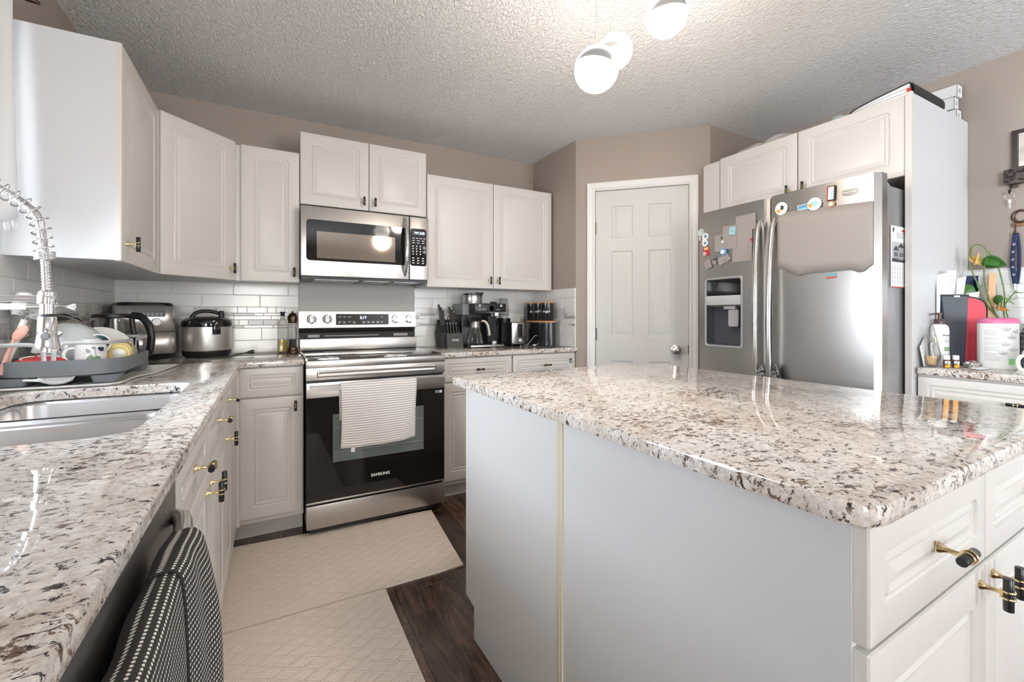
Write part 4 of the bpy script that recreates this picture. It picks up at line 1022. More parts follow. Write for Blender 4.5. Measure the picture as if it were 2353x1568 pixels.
r = thing('food_container', 'yellow lidded container lying on its side at the right of the rack', 'container', (-.492, 2.135, 1.021), R(5))
mb = MB(Rx(R(90))); mb.lathe([(.034,-.12),(.038,-.115),(.040,-.01),(.0405,0)], n=36); mb.obj('container_body', 'yellow', r)
mb = MB(Rx(R(90))); mb.lathe([(.0405,0),(.043,.002),(.043,.012),(.038,.016),(.034,.013),(.032,.017),(.026,.017),(.024,.013),(.017,.013)], n=36, cap=False); mb.obj('lid', mat('pale_yellow_plastic', (.88,.70,.30), .3), r)
mb = MB(Rx(R(90))); mb.lathe([(.0175,.011),(.0175,.0145),(.0001,.0165)], n=28); mb.obj('lid_button', 'wht', r)
r = thing('bottle_brush', 'white bristled bottle brush standing in the dish rack', 'brush', (-.715, 1.985, .985))
A0 = Vector((-.025,0,0)); A1 = Vector((.025,.0,.165)); ax = (A1-A0).normalized()
mb = MB(); mb.tube([A0, A0.lerp(A1,.5), A1], [.009,.010,.008], 14); mb.obj('handle', 'wht', r)
mb = MB(); mb.cyl(A1, A1+ax*.065, .0014, n=6); mb.obj('wire', 'silver', r)
mb = MB(); rnd = random.Random(4); u_ = ax.orthogonal().normalized(); w_ = ax.cross(u_)
for k in range(620):
    q = rnd.random(); a = rnd.random()*2*PI; p = A1+ax*(.012+.055*q); L = .030*(.8+.3*rnd.random()); dd = u_*math.cos(a)+w_*math.sin(a)
    mb.cyl(p, p+dd*L+ax*.004*rnd.uniform(-1,1), .0011, n=3, cap=False)
o = mb.obj('bristles', 'wht', r, smooth=0); o['kind'] = 'stuff'
r = thing('spoon', 'salmon pink silicone spoon standing at the left end of the dish rack', 'spoon', (-.715, 1.955, .980))
mb = MB(); mb.tube([(-.018,0,0),(.0,0,.07),(.012,0,.105)], [.007,.0065,.005], 10); mb.T = T(.026,0,.128) @ Ry(R(32)); mb.sphere((0,0,0), .020, 16, sx=.72, sy=.35, sz=1.35); mb.obj('spoon_body', 'salmon', r, smooth=70)
mb = MB(); mb.tube([(-.70,2.02,.985),(-.655,2.0,1.06),(-.63,1.99,1.09)], .0028, 8); mb.T = T(-.615,1.985,1.10) @ Ry(R(50)); mb.sphere((0,0,0), .012, 12, sx=.8, sy=.4, sz=1.6)
o = mb.obj('metal_spoon', 'steel', smooth=60); tag(o, 'thin metal spoon leaning across the left of the dish rack', 'spoon')
r = thing('frying_pan_lid', 'glass pan lid with steel rim standing behind the grey bowl', 'lid', (-.690, 2.235, 1.075))
mb = MB(Rz(R(30)) @ Rx(R(70))); mb.lathe([(.094,0),(.097,.003),(.094,.006),(.090,.003),(.094,0)], n=44, cap=False); mb.obj('rim', 'steel', r)
mb = MB(Rz(R(30)) @ Rx(R(70))); mb.lathe([(.092,.003),(.06,.014),(.0001,.02)], n=36); mb.obj('glass', 'thin', r)
r = thing('baby_bottle', 'clear bottle with a round white top standing at the left of the dish rack', 'bottle', (-.714, 2.052, .976))
mb = MB(); mb.lathe([(.030,0),(.032,.01),(.032,.17),(.026,.19)], n=28); mb.obj('bottle_body', 'thin', r)
mb = MB(); mb.lathe([(.030,.19),(.031,.215),(.027,.245),(.016,.262),(.0001,.266)], n=28); mb.obj('cap', 'wht', r)
mb = MB(); mb.lathe([(.026,0),(.034,.06),(.034,.085),(.031,.085),(.024,.01),(.0001,.008)], (-.690,2.335,.975), 28); o = mb.obj('drinking_glass', 'greenglass'); tag(o, 'small greenish drinking glass at the back of the dish rack', 'glass')
mb = MB(T(-.575,2.285,1.025) @ Rz(R(35)) @ Rx(R(62))); mb.lathe([(.05,0),(.092,.012),(.097,.014),(.092,.016),(.05,.005),(.0001,.004)], n=44); o = mb.obj('plate', 'ceram'); tag(o, 'white plate leaning in the dish rack behind the mug', 'plate')
# under the rack
mb = MB(); zb = .9305; pl = [(-.745,1.915),(-.470,1.905),(-.440,1.94),(-.435,2.10),(-.395,2.22),(-.372,2.51),(-.40,2.53),(-.745,2.50)]
mb.loops([[(x,y,z) for x,y in q] for q,z in ((offset_poly(pl,.010),zb),(pl,zb+.006),(pl,zb+.009),(offset_poly(pl,.010),zb+.009),(offset_poly(pl,.014),zb+.0075))])
o = mb.obj('drip_mat', 'wht', smooth=40); tag(o, 'thin white drip board lying under the dish rack', 'drip tray')
mb = MB()
for k in range(9): mb.box(-.72+.03*k, -.718+.03*k, 1.97, 2.47, zb+.0075, zb+.0088)
mb.obj('ridges', 'lgrey', o, smooth=0)
r = thing('ladle', 'white plastic ladle pushed under the front of the dish rack', 'ladle', (-.60, 1.928, .952))
mb = MB(T(0,.01,0.006) @ Rx(R(25))); mb.lathe([(.0001,-.014),(.020,-.012),(.034,-.002),(.038,.008),(.036,.008),(.030,-.001),(.0001,-.010)], n=28, sx=1.15, sy=.6); mb.obj('scoop', 'wht', r, smooth=70)
mb = MB(); mb.tube([(-.03,.0,.006),(-.07,.012,.008),(-.125,.03,.006)], [.005,.004,.004], 8); mb.obj('handle', 'wht', r)

# ---------------------------------------------------------------- appliances on the left counter
r = thing('electric_kettle', 'glass electric kettle with black lid and curved black handle', 'kettle', (-.612, 2.575, CZ_), R(-22))
mb = MB(); mb.lathe([(.075,.0),(.078,.004),(.078,.022),(.072,.030)], n=36); mb.obj('power_base', 'black', r)
mb = MB(); mb.lathe([(.073,.031),(.079,.05),(.074,.12),(.062,.205),(.060,.215)], n=40, cap=False); mb.obj('glass_jug', 'thin', r)
mb = MB(); mb.lathe([(.0605,.222),(.0715,.225),(.072,.236),(.060,.240),(.0001,.241)], (0,0,0), 36); mb.box(-.086,-.05,-.014,.014,.221,.236,0,.005); mb.box(.05,.10,-.016,.016,.220,.240,0,.006); mb.obj('lid', 'black', r, smooth=50)
mb = MB(); mb.lathe([(.018,.05),(.018,.218)], (.005,0,0), 24); mb.obj('tea_filter', 'steel', r)
mb = MB(); mb.tube(smooth_path([(.075,0,.232),(.112,0,.225),(.140,0,.190),(.152,0,.145),(.150,0,.10),(.142,0,.068),(.12,0,.06)], 6), .0155, 14, flat=.85); mb.tube(smooth_path([(.072,0,.225),(.078,0,.17),(.088,0,.12),(.09,0,.06),(.075,0,.04)], 5), .010, 12, flat=1.0)
mb.obj('handle', 'black', r, smooth=60)
mb = MB(); mb.tube(smooth_path([(-.070,0,.205),(-.090,0,.205),(-.078,0,.165),(-.071,0,.17)], 4), .002, 6); mb.obj('spout', 'black', r)

r = thing('air_fryer', 'stainless and black air fryer with display and round dial in the corner', 'air fryer', (-.598, 3.005, CZ_), R(20))
def rl(w, d, rr, z, dy_=0): return [(x, y+dy_, z) for x, y in rrect(-w, w, -d, d, rr, 8)]
mb = MB(); mb.loops([rl(.108,.12,.05,.004), rl(.114,.126,.05,.02), rl(.124,.135,.05,.03), rl(.118,.130,.05,.28), rl(.112,.124,.05,.296), rl(.10,.112,.05,.300)]); mb.obj('body', 'black', r, smooth=50)
full = rrect(-1, 1, -1, 1, .36, 10)
def shell(z0, z1, y1, off):
    pts = []
    base = rrect(-.124, .124, -.135, .135, .05, 10); n_ = len(base); i0 = min(range(n_), key=lambda i: base[i][1]+ (0 if base[i][0] < 0 else 9))
    path = [p for p in base if p[1] < y1]
    path.sort(key=lambda p: math.atan2(p[0], -(p[1]-.05)))
    path = [(-.124, y1)] + path + [(.124, y1)]
    L = []
    for z in (z0, z1):
        k = 1-.048*(z-.03)/.25; L.append([(x*k*(1+off/.12), y*k-off, z) for x, y in path])
    return L
mb = MB(); mb.loops(shell(.033,.146,.02,.002), closed=False, cap0=False, cap1=False); mb.obj('basket_front', 'steell', r, smooth=60, solid=.002)
mb = MB(); mb.loops(shell(.150,.282,.02,.002), closed=False, cap0=False, cap1=False); mb.obj('front_shell', 'steell', r, smooth=60, solid=.002)
mb = MB(); mb.xz(rrect(-.062,.072,.225,.262,.005), -.1335,-.127); dp = mb.obj('display', 'black', r)
mb = MB()
for j in range(3):
    for i in range(7): mb.box(-.056+.0175*i, -.045+.0175*i, -.1345,-.1335, .231+.006*j, .2325+.006*j)
mb.obj('display_marks', 'wht', dp, smooth=0)
mb = MB(T(.034,-.134,.198) @ Rx(R(90))); mb.lathe([(.0205,0),(.0205,.010),(.017,.0135),(.0001,.0135)], n=32); mb.obj('dial', 'lgrey', r)
mb = MB(); mb.xz(rrect(-.030,-.008,.206,.213,.0035), -.137,-.131); mb.obj('button', 'lgrey', r)
mb = MB(); mb.xz(rrect(-.028,-.008,.190,.197,.0035), -.137,-.131); mb.obj('button', 'lgrey', r)
text('lettering', 'XORNEX', .018, 'bronze', r, T(.018,-.1375,.172))
mb = MB(); mb.loops([[(x,y,z) for x,y in rrect(-.018,.018,-.172,-.130,.012,4)] for z in (.040,.140)]); mb.obj('basket_handle', 'steell', r)

r = thing('pressure_cooker', 'round stainless multicooker with black lid and arched handle', 'cooker', (-.318, 3.045, CZ_), R(10))
mb = MB(); mb.lathe([(.10,.0),(.112,.006),(.119,.03),(.119,.036)], n=44); mb.obj('base', 'black', r)
mb = MB(); mb.lathe([(.118,.036),(.1195,.04),(.1195,.168),(.117,.170)], n=48); mb.obj('steel_band', 'steell', r)
mb = MB(); mb.lathe([(.121,.170),(.1225,.182),(.118,.203),(.10,.218),(.06,.226),(.0001,.228)], n=44); mb.obj('lid', 'blackg', r)
mb = MB(); mb.tube(smooth_path([(-.075,-.01,.218),(-.055,-.01,.244),(-.02,-.01,.256),(.03,-.01,.252),(.065,-.01,.236),(.075,-.01,.218)], 5), .010, 12, flat=.8); mb.lathe([(.012,.22),(.014,.245),(.010,.258),(.0001,.260)], (.065,-.03,0), 16); mb.obj('handle', 'black', r, smooth=60)
mb = MB(T(.034,-.128,.150) @ Rz(R(12))); mb.box(-.019,.019,-.008,.016,-.024,.045,0,.006); mb.box(-.014,.014,-.011,-.005,.02,.038,0,.003); mb.obj('latch', 'blackg', r)
r = thing('power_cord', 'black power cord with two-pin plug lying on the granite', 'cord', (0,0,CZ_+.004))
mb = MB(); mb.tube(smooth_path([(-.34,2.885,0),(-.27,2.87,.0),(-.20,2.89,.001),(-.155,2.925,.010),(-.125,2.945,.014)], 6), .0032, 8); mb.obj('cable', 'black', r, smooth=60)
mb = MB(); mb.tube([(-.125,2.945,.014),(-.105,2.957,.017),(-.09,2.966,.018)], [.0045,.009,.012], 12); mb.obj('plug', 'black', r)
mb = MB(); mb.cyl((-.09,2.966,.024),(-.074,2.976,.025),.0014,n=6); mb.cyl((-.088,2.962,.013),(-.072,2.972,.014),.0014,n=6); mb.obj('prongs', 'silver', r)
r = thing('wall_plug', 'black plug with curling cord on the tile behind the faucet head', 'plug', (XL+.010, 2.40, 1.155))
mb = MB(); mb.box(-.0005,.010,-.035,.035,-.055,.055,0,.003); mb.obj('outlet_plate', 'wht', r)
mb = MB(); mb.tube([(.010,.0,.0),(.035,.0,.0),(.050,.006,.0)], [.015,.014,.006], 12); mb.obj('plug_body', 'black', r)
mb = MB(); mb.tube(smooth_path([(.045,.006,0),(.065,.02,-.005),(.075,.04,-.03),(.07,.05,-.08),(.065,.06,-.16),(.068,.08,-.219)], 6), .003, 8); mb.obj('cable', 'black', r, smooth=60)

r = thing('oil_bottle', 'clear glass bottle of golden oil with metal pour spout', 'bottle', (.066, 3.125, CZ_))
def sq(h_, rr, z): return [(x,y,z) for x,y in rrect(-h_,h_,-h_,h_,rr,5)]
mb = MB(); mb.loops([sq(.027,.008,.001),sq(.029,.009,.004),sq(.029,.009,.170),sq(.025,.012,.190),sq(.012,.0118,.212),sq(.0105,.0103,.236)]); mb.obj('glass', 'thin', r, smooth=50)
mb = MB(); mb.loops([sq(.0262,.008,.004),sq(.0268,.008,.080)]); mb.obj('oil', 'oil', r)
mb = MB(); mb.lathe([(.010,.228),(.012,.236),(.0125,.246),(.016,.250),(.016,.253),(.006,.256)], n=20); mb.obj('stopper', 'black', r)
mb = MB(); mb.tube([(0,0,.255),(0,0,.285),(.003,0,.312)], [.0055,.0045,.003], 12); mb.obj('spout', 'chrome', r)
r = thing('pepper_mill', 'tall clear pepper mill with dark bronze domed top beside the range', 'pepper mill', (.118, 3.03, CZ_))
mb = MB(); mb.lathe([(.034,0),(.036,.004),(.035,.012),(.030,.020),(.031,.028),(.029,.034)], n=36); mb.obj('base', 'bronze', r)
mb = MB(); mb.lathe([(.0265,.034),(.0255,.10),(.0235,.185)], n=36, cap=False); mb.obj('clear_body', 'thin', r)
mb = MB(); mb.lathe([(.022,.034),(.0215,.085)], n=28); mb.obj('peppercorns', 'pepper', r)
mb = MB(); mb.lathe([(.004,.085),(.004,.185)], n=10); mb.obj('spindle', 'steel', r)
mb = MB(); mb.lathe([(.024,.185),(.0265,.190),(.0265,.196),(.0285,.208),(.0275,.226),(.018,.242),(.006,.247),(.0065,.256),(.0001,.259)], n=36); mb.obj('domed_top', 'bronze', r)

# ---------------------------------------------------------------- right of the range
r = thing('knife_block', 'black knife block full of black-handled knives', 'knife block', (1.062, 2.945, CZ_))
mb = MB(); yz = [(.045,0),(.150,0),(.185,.10),(.130,.200),(.045,.105)]
mb.loops([[(x,y,z) for y,z in yz] for x in (0,.150)]); mb.obj('block', 'blackm', r, smooth=0)
mb = MB(); mb.loops([[(x,y,z) for y,z in ((.0,0),(.048,0),(.048,.095),(.018,.103))] for x in (.030,.150)]); fb = mb.obj('front_block', mat('charcoal_grey_plastic',(.06,.055,.05),.5), r, smooth=0)
text('lettering', 'SYVIO', .0195, 'wht', fb, T(.092,-.001,.055) @ Rx(R(-10)) @ T(0,.003,0), bold=.0005)
rnd = random.Random(6)
def knife(x, y, z, L, w, lean):
    mb = MB(T(x,y,z) @ Rx(R(lean)) @ Ry(R(-3))); mb.box(-w,w,-.009,.009,0,L,0,.003); o = mb.obj('knife_handle', 'black', r)
    m2 = MB(T(x,y,z) @ Rx(R(lean)) @ Ry(R(-3))); m2.box(-w*.9,w*.9,-.0097,.0097,L-.004,L+.001); m2.obj('end_cap', 'steel', o, smooth=0)
for x, z, L in ((.020,.150,.165),(.033,.145,.150),(.046,.140,.135),(.098,.150,.150),(.113,.150,.130),(.126,.145,.115)): knife(x, .10, z, L, .006, -12)
for k in range(4): knife(.050+.022*k, .040, .085, .090, .0045, -10)
mb = MB(T(.072,.075,.205) @ Rx(R(90))); mb.tube([(.014*math.cos(a), .022*math.sin(a), 0) for a in [2*PI*k/18 for k in range(19)]], .0035, 8); mb.T = T(.088,.075,.175) @ Rx(R(90)); mb.tube([(.010*math.cos(a), .016*math.sin(a), 0) for a in [2*PI*k/18 for k in range(19)]], .003, 8); mb.obj('scissor_handle', 'black', r, smooth=60)

r = thing('coffee_machine', 'black coffee and espresso machine with glass carafe', 'coffee machine', (1.235, 2.86, CZ_))
mb = MB(); mb.box(0,.262,0,.30,.004,.020,0,.003); mb.obj('drip_tray', 'steel', r)
mb = MB(); mb.box(-.005,.235,.16,.31,.0,.25,0,.004); mb.obj('tower', 'black', r)
mb = MB(); mb.box(-.02,.278,.13,.31,.256,.318,0,.006); mb.box(.030,.278,.0,.14,.256,.318,0,.004); mb.obj('brew_head', 'black', r)
mb = MB(); mb.box(-.024,.03,.10,.30,.235,.315,0,.005); mb.obj('water_tank', 'dgrey', r)
mb = MB(); mb.lathe([(.073,.318),(.073,.322),(.072,.324),(.072,.380),(.073,.382)], (.085,.17,0), 40); mb.obj('bean_hopper', 'steelv', r)
mb = MB(); mb.lathe([(.0735,.382),(.0735,.392),(.06,.395),(.0001,.396)], (.085,.17,0), 36); mb.box(.09,.135,.085,.13,.384,.400,0,.004); mb.obj('hopper_lid', 'black', r)
mb = MB(T(.155,-.001,.283) @ Rx(R(90))); mb.lathe([(.0195,0),(.0195,.006),(.0175,.010)], n=32, mi=0, cap=False); mb.lathe([(.0175,.010),(.0001,.010)], n=32, mi=1); mb.obj('dial', ['chrome','blackg'], r)
for x in (.066,.236):
    mb = MB(T(x,-.001,.302) @ Rx(R(90))); mb.lathe([(.008,0),(.008,.003),(.004,.003)], n=24, cap=False); mb.obj('button', 'chrome', r)
mb = MB()
for x in (.062,.088,.104,.20,.218): mb.box(x,x+.011,-.001,.001,.272,.275)
mb.obj('button_marking', 'wht', r, smooth=0)
mb = MB(); mb.box(.165,.232,.07,.17,.04,.225,0,.004)
for k in range(8): mb.box(.169+.0078*k,.172+.0078*k,.067,.071,.05,.215)
mb.obj('milk_tank', 'blackm', r, smooth=30)
mb = MB(); mb.lathe([(.027,.228),(.027,.252)], (.222,.045,0), 24); mb.obj('group_head', 'steelv', r)
mb = MB(); mb.lathe([(.025,.021),(.026,.024),(.026,.044),(.024,.045)], (.205,.05,0), 28); mb.obj('filter_cup', 'steelv', r)
mb = MB(); mb.loops([[(x,y,z) for y,z in ((.04,.319),(.09,.319),(.08,.333),(.05,.330))] for x in (.19,.225)]); mb.obj('top_lever', 'black', r)
r = thing('coffee_carafe', 'glass coffee carafe with steel collar and curved handle on the machine', 'carafe', (1.293, 2.925, CZ_+.0205))
mb = MB(); mb.lathe([(.050,0),(.060,.006),(.063,.025),(.056,.070),(.040,.125),(.037,.135)], n=40, cap=False); mb.lathe([(.05,0),(.0001,.001)], n=40); mb.obj('glass', 'thin', r)
mb = MB(); mb.lathe([(.0405,.125),(.038,.134),(.036,.165),(.034,.168)], n=36); mb.obj('collar', 'steelv', r)
mb = MB(); mb.lathe([(.036,.168),(.038,.175),(.030,.190),(.012,.198),(.012,.21),(.0001,.212)], n=30); mb.box(-.055,-.02,-.012,.012,.170,.180,0,.004); mb.obj('lid', 'black', r)
mb = MB(); mb.tube(smooth_path([(.034,-.01,.165),(.062,-.022,.164),(.078,-.030,.14),(.086,-.033,.10),(.090,-.034,.06)], 6), .0095, 12, flat=.55); hh = mb.obj('handle', 'black', r, smooth=60)
mb = MB(); mb.tube(smooth_path([(.045,-.021,.1725),(.069,-.032,.166),(.084,-.040,.14),(.0925,-.0435,.10),(.096,-.0445,.066)], 6), .0075, 10, flat=.35); mb.obj('steel_inlay', 'inlay', hh, smooth=60)

r = thing('toaster', 'two-slice toaster with steel end and black body', 'toaster', (1.572, 2.885, CZ_))
mb = MB(); mb.box(.0,.118,.012,.165,.010,.178,0,.012); mb.obj('body', 'black', r)
mb = MB(); mb.loops([[(x,y,z) for x,z in rrect(.001+a,.117-a,.018,.182-a*.5,.010,4)] for a,y in ((.006,-.004),(.001,.0),(0,.006),(0,.03))]); mb.obj('steel_end', 'steelv', r, smooth=50)
mb = MB(); mb.xz(rrect(.052,.090,.066,.166,.007), -.0052,-.0035); mb.obj('lever_slot', 'blackg', r)
mb = MB(); mb.box(.062,.086,-.016,-.004,.135,.146,0,.003); mb.obj('lever', 'black', r)
mb = MB(T(.079,-.004,.042) @ Rx(R(90))); mb.lathe([(.0145,0),(.0145,.003),(.010,.004),(.009,.012),(.0001,.013)], n=28); mb.obj('dial', 'chrome', r)
for k in range(4):
    mb = MB(T(.030,-.0045,.085-.015*k) @ Rx(R(90))); mb.lathe([(.0075,0),(.007,.002),(.0001,.0022)], n=20, sy=.6); mb.obj('button', 'chrome', r)
mb = MB()
for x in (.006,.098):
    for y in (.015,.14): mb.box(x,x+.014,y-.012,y+.012,0,.012,0,.003)
mb.obj('feet', 'black', r)
r = thing('blender', 'small blender with clear upturned cup behind the toaster', 'blender', (1.625, 3.115, CZ_))
mb = MB(); mb.lathe([(.060,0),(.058,.02),(.050,.15),(.056,.195),(.056,.208),(.03,.212)], n=32); mb.obj('motor_base', 'black', r)
mb = MB(); mb.lathe([(.028,.212),(.030,.222),(.026,.228)], n=28); mb.obj('blade_collar', 'lgrey', r)
mb = MB(); mb.lathe([(.042,.222),(.042,.30),(.034,.360),(.030,.366)], n=32); mb.obj('cup', 'thin', r)
mb = MB()
for a in (0,90,180,270): mb.tube([(0,0,.228),(.015*math.cos(R(a+30)),.015*math.sin(R(a+30)),.234),(.026*math.cos(R(a+30)),.026*math.sin(R(a+30)),.247)], [.002,.004,.001], 6, flat=.3)
mb.obj('blade', 'steel', r)
r = thing('mug', 'dark glass mug with looped handle half hidden behind the toaster', 'mug', (1.705, 3.050, CZ_))
mb = MB(); mb.lathe([(.030,0),(.035,.004),(.037,.12),(.034,.12),(.032,.008),(.0001,.006)], n=28); mb.obj('mug_body', 'blackg', r)
mb = MB(); mb.tube(smooth_path([(.034,-.01,.115),(.060,-.016,.113),(.070,-.018,.085),(.062,-.016,.055),(.036,-.01,.052)], 5), .0042, 8); mb.obj('handle', 'chrome' if False else 'mgrey', r, smooth=60)
r = thing('power_cord', 'grey looped cord standing in front of the black bread bin', 'cord', (0,0,CZ_+.003))
mb = MB(); mb.tube(smooth_path([(1.70,2.92,.004),(1.715,2.90,.002),(1.74,2.88,.04),(1.765,2.87,.072),(1.785,2.865,.07),(1.795,2.86,.04),(1.775,2.85,.006),(1.752,2.845,.004)], 6), .0026, 8); mb.obj('cable', 'mgrey', r, smooth=60)
mb = MB(); mb.box(1.735,1.757,2.838,2.852,-.001,.010,0,.003); mb.obj('plug', 'wht', r)

r = thing('bread_bin', 'wide oval black bread bin with wooden lid against the pantry wall', 'bread bin', (1.858, 2.93, CZ_))
mb = MB(); mb.lathe([(.082,.0),(.084,.003),(.084,.176)], n=56, sx=1., sy=2.02); mb.obj('bin_body', mat('satin_black_enamel', (.012,.013,.015), .22, coat=.3), r)
mb = MB(); mb.lathe([(.086,.177),(.0875,.180),(.0875,.189),(.086,.190)], n=56, sx=1., sy=2.0); mb.obj('lid', 'wood', r)
first = None
for i, (y, s, lab) in enumerate(((3.065,'tea','black canister reading tea, farthest back on the bread bin'),(2.955,'coffee','black canister reading coffee, middle of the three on the bread bin'),(2.845,'sugar','black canister reading sugar, nearest of the three on the bread bin'))):
    r = thing('canister', lab, 'canister', (1.862, y, CZ_+.1905), 0, 'lettered canisters on the bread bin')
    MB().lathe([(.048,0),(.050,.003),(.050,.134)], n=44).obj('canister_body', bpy.data.materials['satin_black_enamel'], r)
    MB().lathe([(.0505,.1345),(.0515,.137),(.0515,.144),(.050,.145)], n=44).obj('lid', 'wood', r)
    o = text('lettering', s, .029, 'wht', r, Matrix())
    me = o.data; a0 = math.atan2(-y, -1.862)-.10
    for v in me.vertices:
        th = a0+v.co.x/.0505; rr_ = .0505-v.co.y; v.co = (rr_*math.cos(th), rr_*math.sin(th), v.co.z+.072)

# ---------------------------------------------------------------- right counter
CR = R(-38)
r = thing('perfume_bottle', 'swirled glass bottle holding a little amber liquid', 'bottle', (2.612, .838, CZ_))
mb = MB()
L = []
for k in range(15):
    s = k/14; w = (.024,.028,.031,.033,.033,.031,.028,.026,.026,.025,.024,.022,.020,.018,.014)[k]; cx = .007*math.sin(s*6.2)-.012*s*s; tw = s*2.4
    w *= 1.22; L.append([(cx+w*(1+.13*math.cos(3*a+tw*3))*math.cos(a), .62*w*(1+.10*math.cos(3*a+tw*3))*math.sin(a), .002+.182*s) for a in [2*PI*i/36 for i in range(36)]])
mb.loops(L); mb.obj('glass', 'thin', r, smooth=60)
mb = MB(); mb.lathe([(.022,.012),(.027,.018),(.034,.052)], n=32, sy=.55); mb.obj('liquid', 'amber', r)
mb = MB(); mb.lathe([(.020,0),(.021,.003),(.018,.010)], n=28, sy=.65); mb.obj('base', 'thin', r)
mb = MB(); mb.lathe([(.006,.115),(.006,.135)], n=14, c=(.0,-.01,0)); mb.obj('gold_collar', 'gold', r)
r = thing('lotion_bottle', 'white lotion pump bottle with brown pump and green label', 'bottle', (2.708, .843, CZ_), CR)
mb = MB(); mb.lathe([(.034,0),(.036,.004),(.036,.165),(.033,.182),(.022,.192),(.019,.194)], n=40, sy=.72); bd = mb.obj('bottle_body', 'wht', r, smooth=60)
mb = MB(); mb.lathe([(.0195,.193),(.0195,.214),(.018,.216)], n=28); mb.lathe([(.0075,.216),(.0065,.236)], n=16); mb.lathe([(.010,.236),(.010,.244),(.0001,.246)], n=16); mb.tube([(-.005,0,.241),(-.028,-.004,.240),(-.040,-.006,.236)], [.005,.0035,.0028], 8); mb.obj('pump', 'brown', r)
def onb(x, r1=.036, sy=.72): return -sy*math.sqrt(max(1e-6, r1*r1-x*x))-.0006
mb = MB()
def patch(mb, x0, x1, z0, z1, mi, fn=onb, n=6):
    L = [[(x0+(x1-x0)*k/n, fn(x0+(x1-x0)*k/n), z) for k in range(n+1)] for z in (z0, z1)]
    mb.loops(L, mi, cap0=False, cap1=False, closed=False)
patch(mb, .002,.030,.070,.089,0)
for z, w in ((.128,.016),(.119,.026),(.114,.026),(.108,.025),(.056,.02),(.050,.022)): patch(mb, .003,.003+w,z,z+.0016,1)
mb.obj('label', ['sage','ink'], bd, smooth=0, fix=False)
o = text('lettering', 'Aveen', .0150, 'inkd', bd, T(.014,0,.142))
for v in o.data.vertices: v.co.y = onb(min(.0355, v.co.x))-.0004
r0 = None
for x, y, lab in ((2.624,.793,'small amber vitamin bottle with white cap nearest the lotion'),(2.655,.772,'small amber vitamin bottle with white cap nearest the crumpled foil')):
    r = thing('vitamin_bottle', lab, 'bottle', (x, y, CZ_), CR, 'small vitamin bottles')
    MB().lathe([(.0105,0),(.0115,.002),(.0115,.033),(.009,.037)], n=28).obj('bottle_body', 'brown', r)
    MB().lathe([(.0105,.037),(.0112,.039),(.0112,.055),(.010,.0565)], n=28).obj('cap', 'wht', r)
    mb = MB(); f = lambda x_: onb(x_, .0117, 1.0)
    patch(mb, -.0105,.0105,.020,.031,1,f,8); patch(mb, -.0105,.0105,.003,.0135,0,f,8); patch(mb, -.002,.0105,.0135,.022,2,f,8); patch(mb,-.008,-.001,.023,.026,3,lambda x_: f(x_)-.0003,4)
    mb.obj('label', ['orange','wht','yellow','inkd'], r, smooth=0, fix=False)
rnd = random.Random(11)
def crumple(name, label, cat, c, sx_, sy_, sz_, mt, seed):
    rnd = random.Random(seed); mb = MB(); n1, n2 = 14, 22; L = []
    for i in range(n1+1):
        ph = PI*i/n1; ring = []
        for j in range(n2):
            a = 2*PI*j/n2; q = 1+.28*(rnd.random()-.5)*(1 if 0 < i < n1 else 0)
            ring.append((c[0]+sx_*q*math.sin(ph)*math.cos(a)+1e-4*math.cos(a), c[1]+sy_*q*math.sin(ph)*math.sin(a)+1e-4*math.sin(a), c[2]+sz_*(1-math.cos(ph)*q*.95)))
        L.append(ring)
    mb.loops(L); o = mb.obj(name, mt, smooth=25); tag(o, label, cat); return o
crumple('foil_wrapper', 'crumpled silver wrapper in front of the black mesh holder', 'wrapper', (2.725,.742,CZ_), .034,.026,.016, 'silver', 1)
crumple('plastic_wrap', 'crumpled clear plastic wrap lying flat before the wipes tub', 'wrapper', (2.672,.705,CZ_), .060,.026,.006, mat('milky_plastic', (.75,.75,.75), .25), 5)

r = thing('paper_holder', 'black mesh holder with red cloth side standing full of papers', 'letter holder', (2.835, .812, CZ_), R(-35))
KX = 1.27
def quad(mb, pts, d, mi=0): mb.loops([[(p[0]*KX, 0, p[1]) for p in pts], [(p[0]*KX, d, p[1]) for p in pts]], mi)
mb = MB(); quad(mb, [(-.036,.018),(.018,.0),(.030,.325),(-.058,.330)], .022); mb.obj('mesh_panel', 'meshcloth', r, smooth=0)
mb = MB(); mb.box(-.059*KX,.031*KX,-.002,.003,.322,.331); mb.obj('binding', 'blackm', r, smooth=0)
mb = MB(); mb.box(-.025,.0,-.003,-.0005,.318,.326); mb.obj('label', 'lgrey', r, smooth=0)
mb = MB(); pts = [(.018,.0),(.052,.0),(.085,.15),(.088,.26),(.075,.30),(.030,.318)]; quad(mb, pts, .022); mb.obj('red_side', 'pinkr', r, smooth=0)
mb = MB(); mb.tube(smooth_path([(.030*KX,-.001,.320),(.06*KX,-.001,.312),(.082*KX,-.001,.295),(.091*KX,-.001,.262),(.090*KX,-.001,.20)], 5), .003, 6); mb.obj('edge_binding', 'blackm', r, smooth=60)
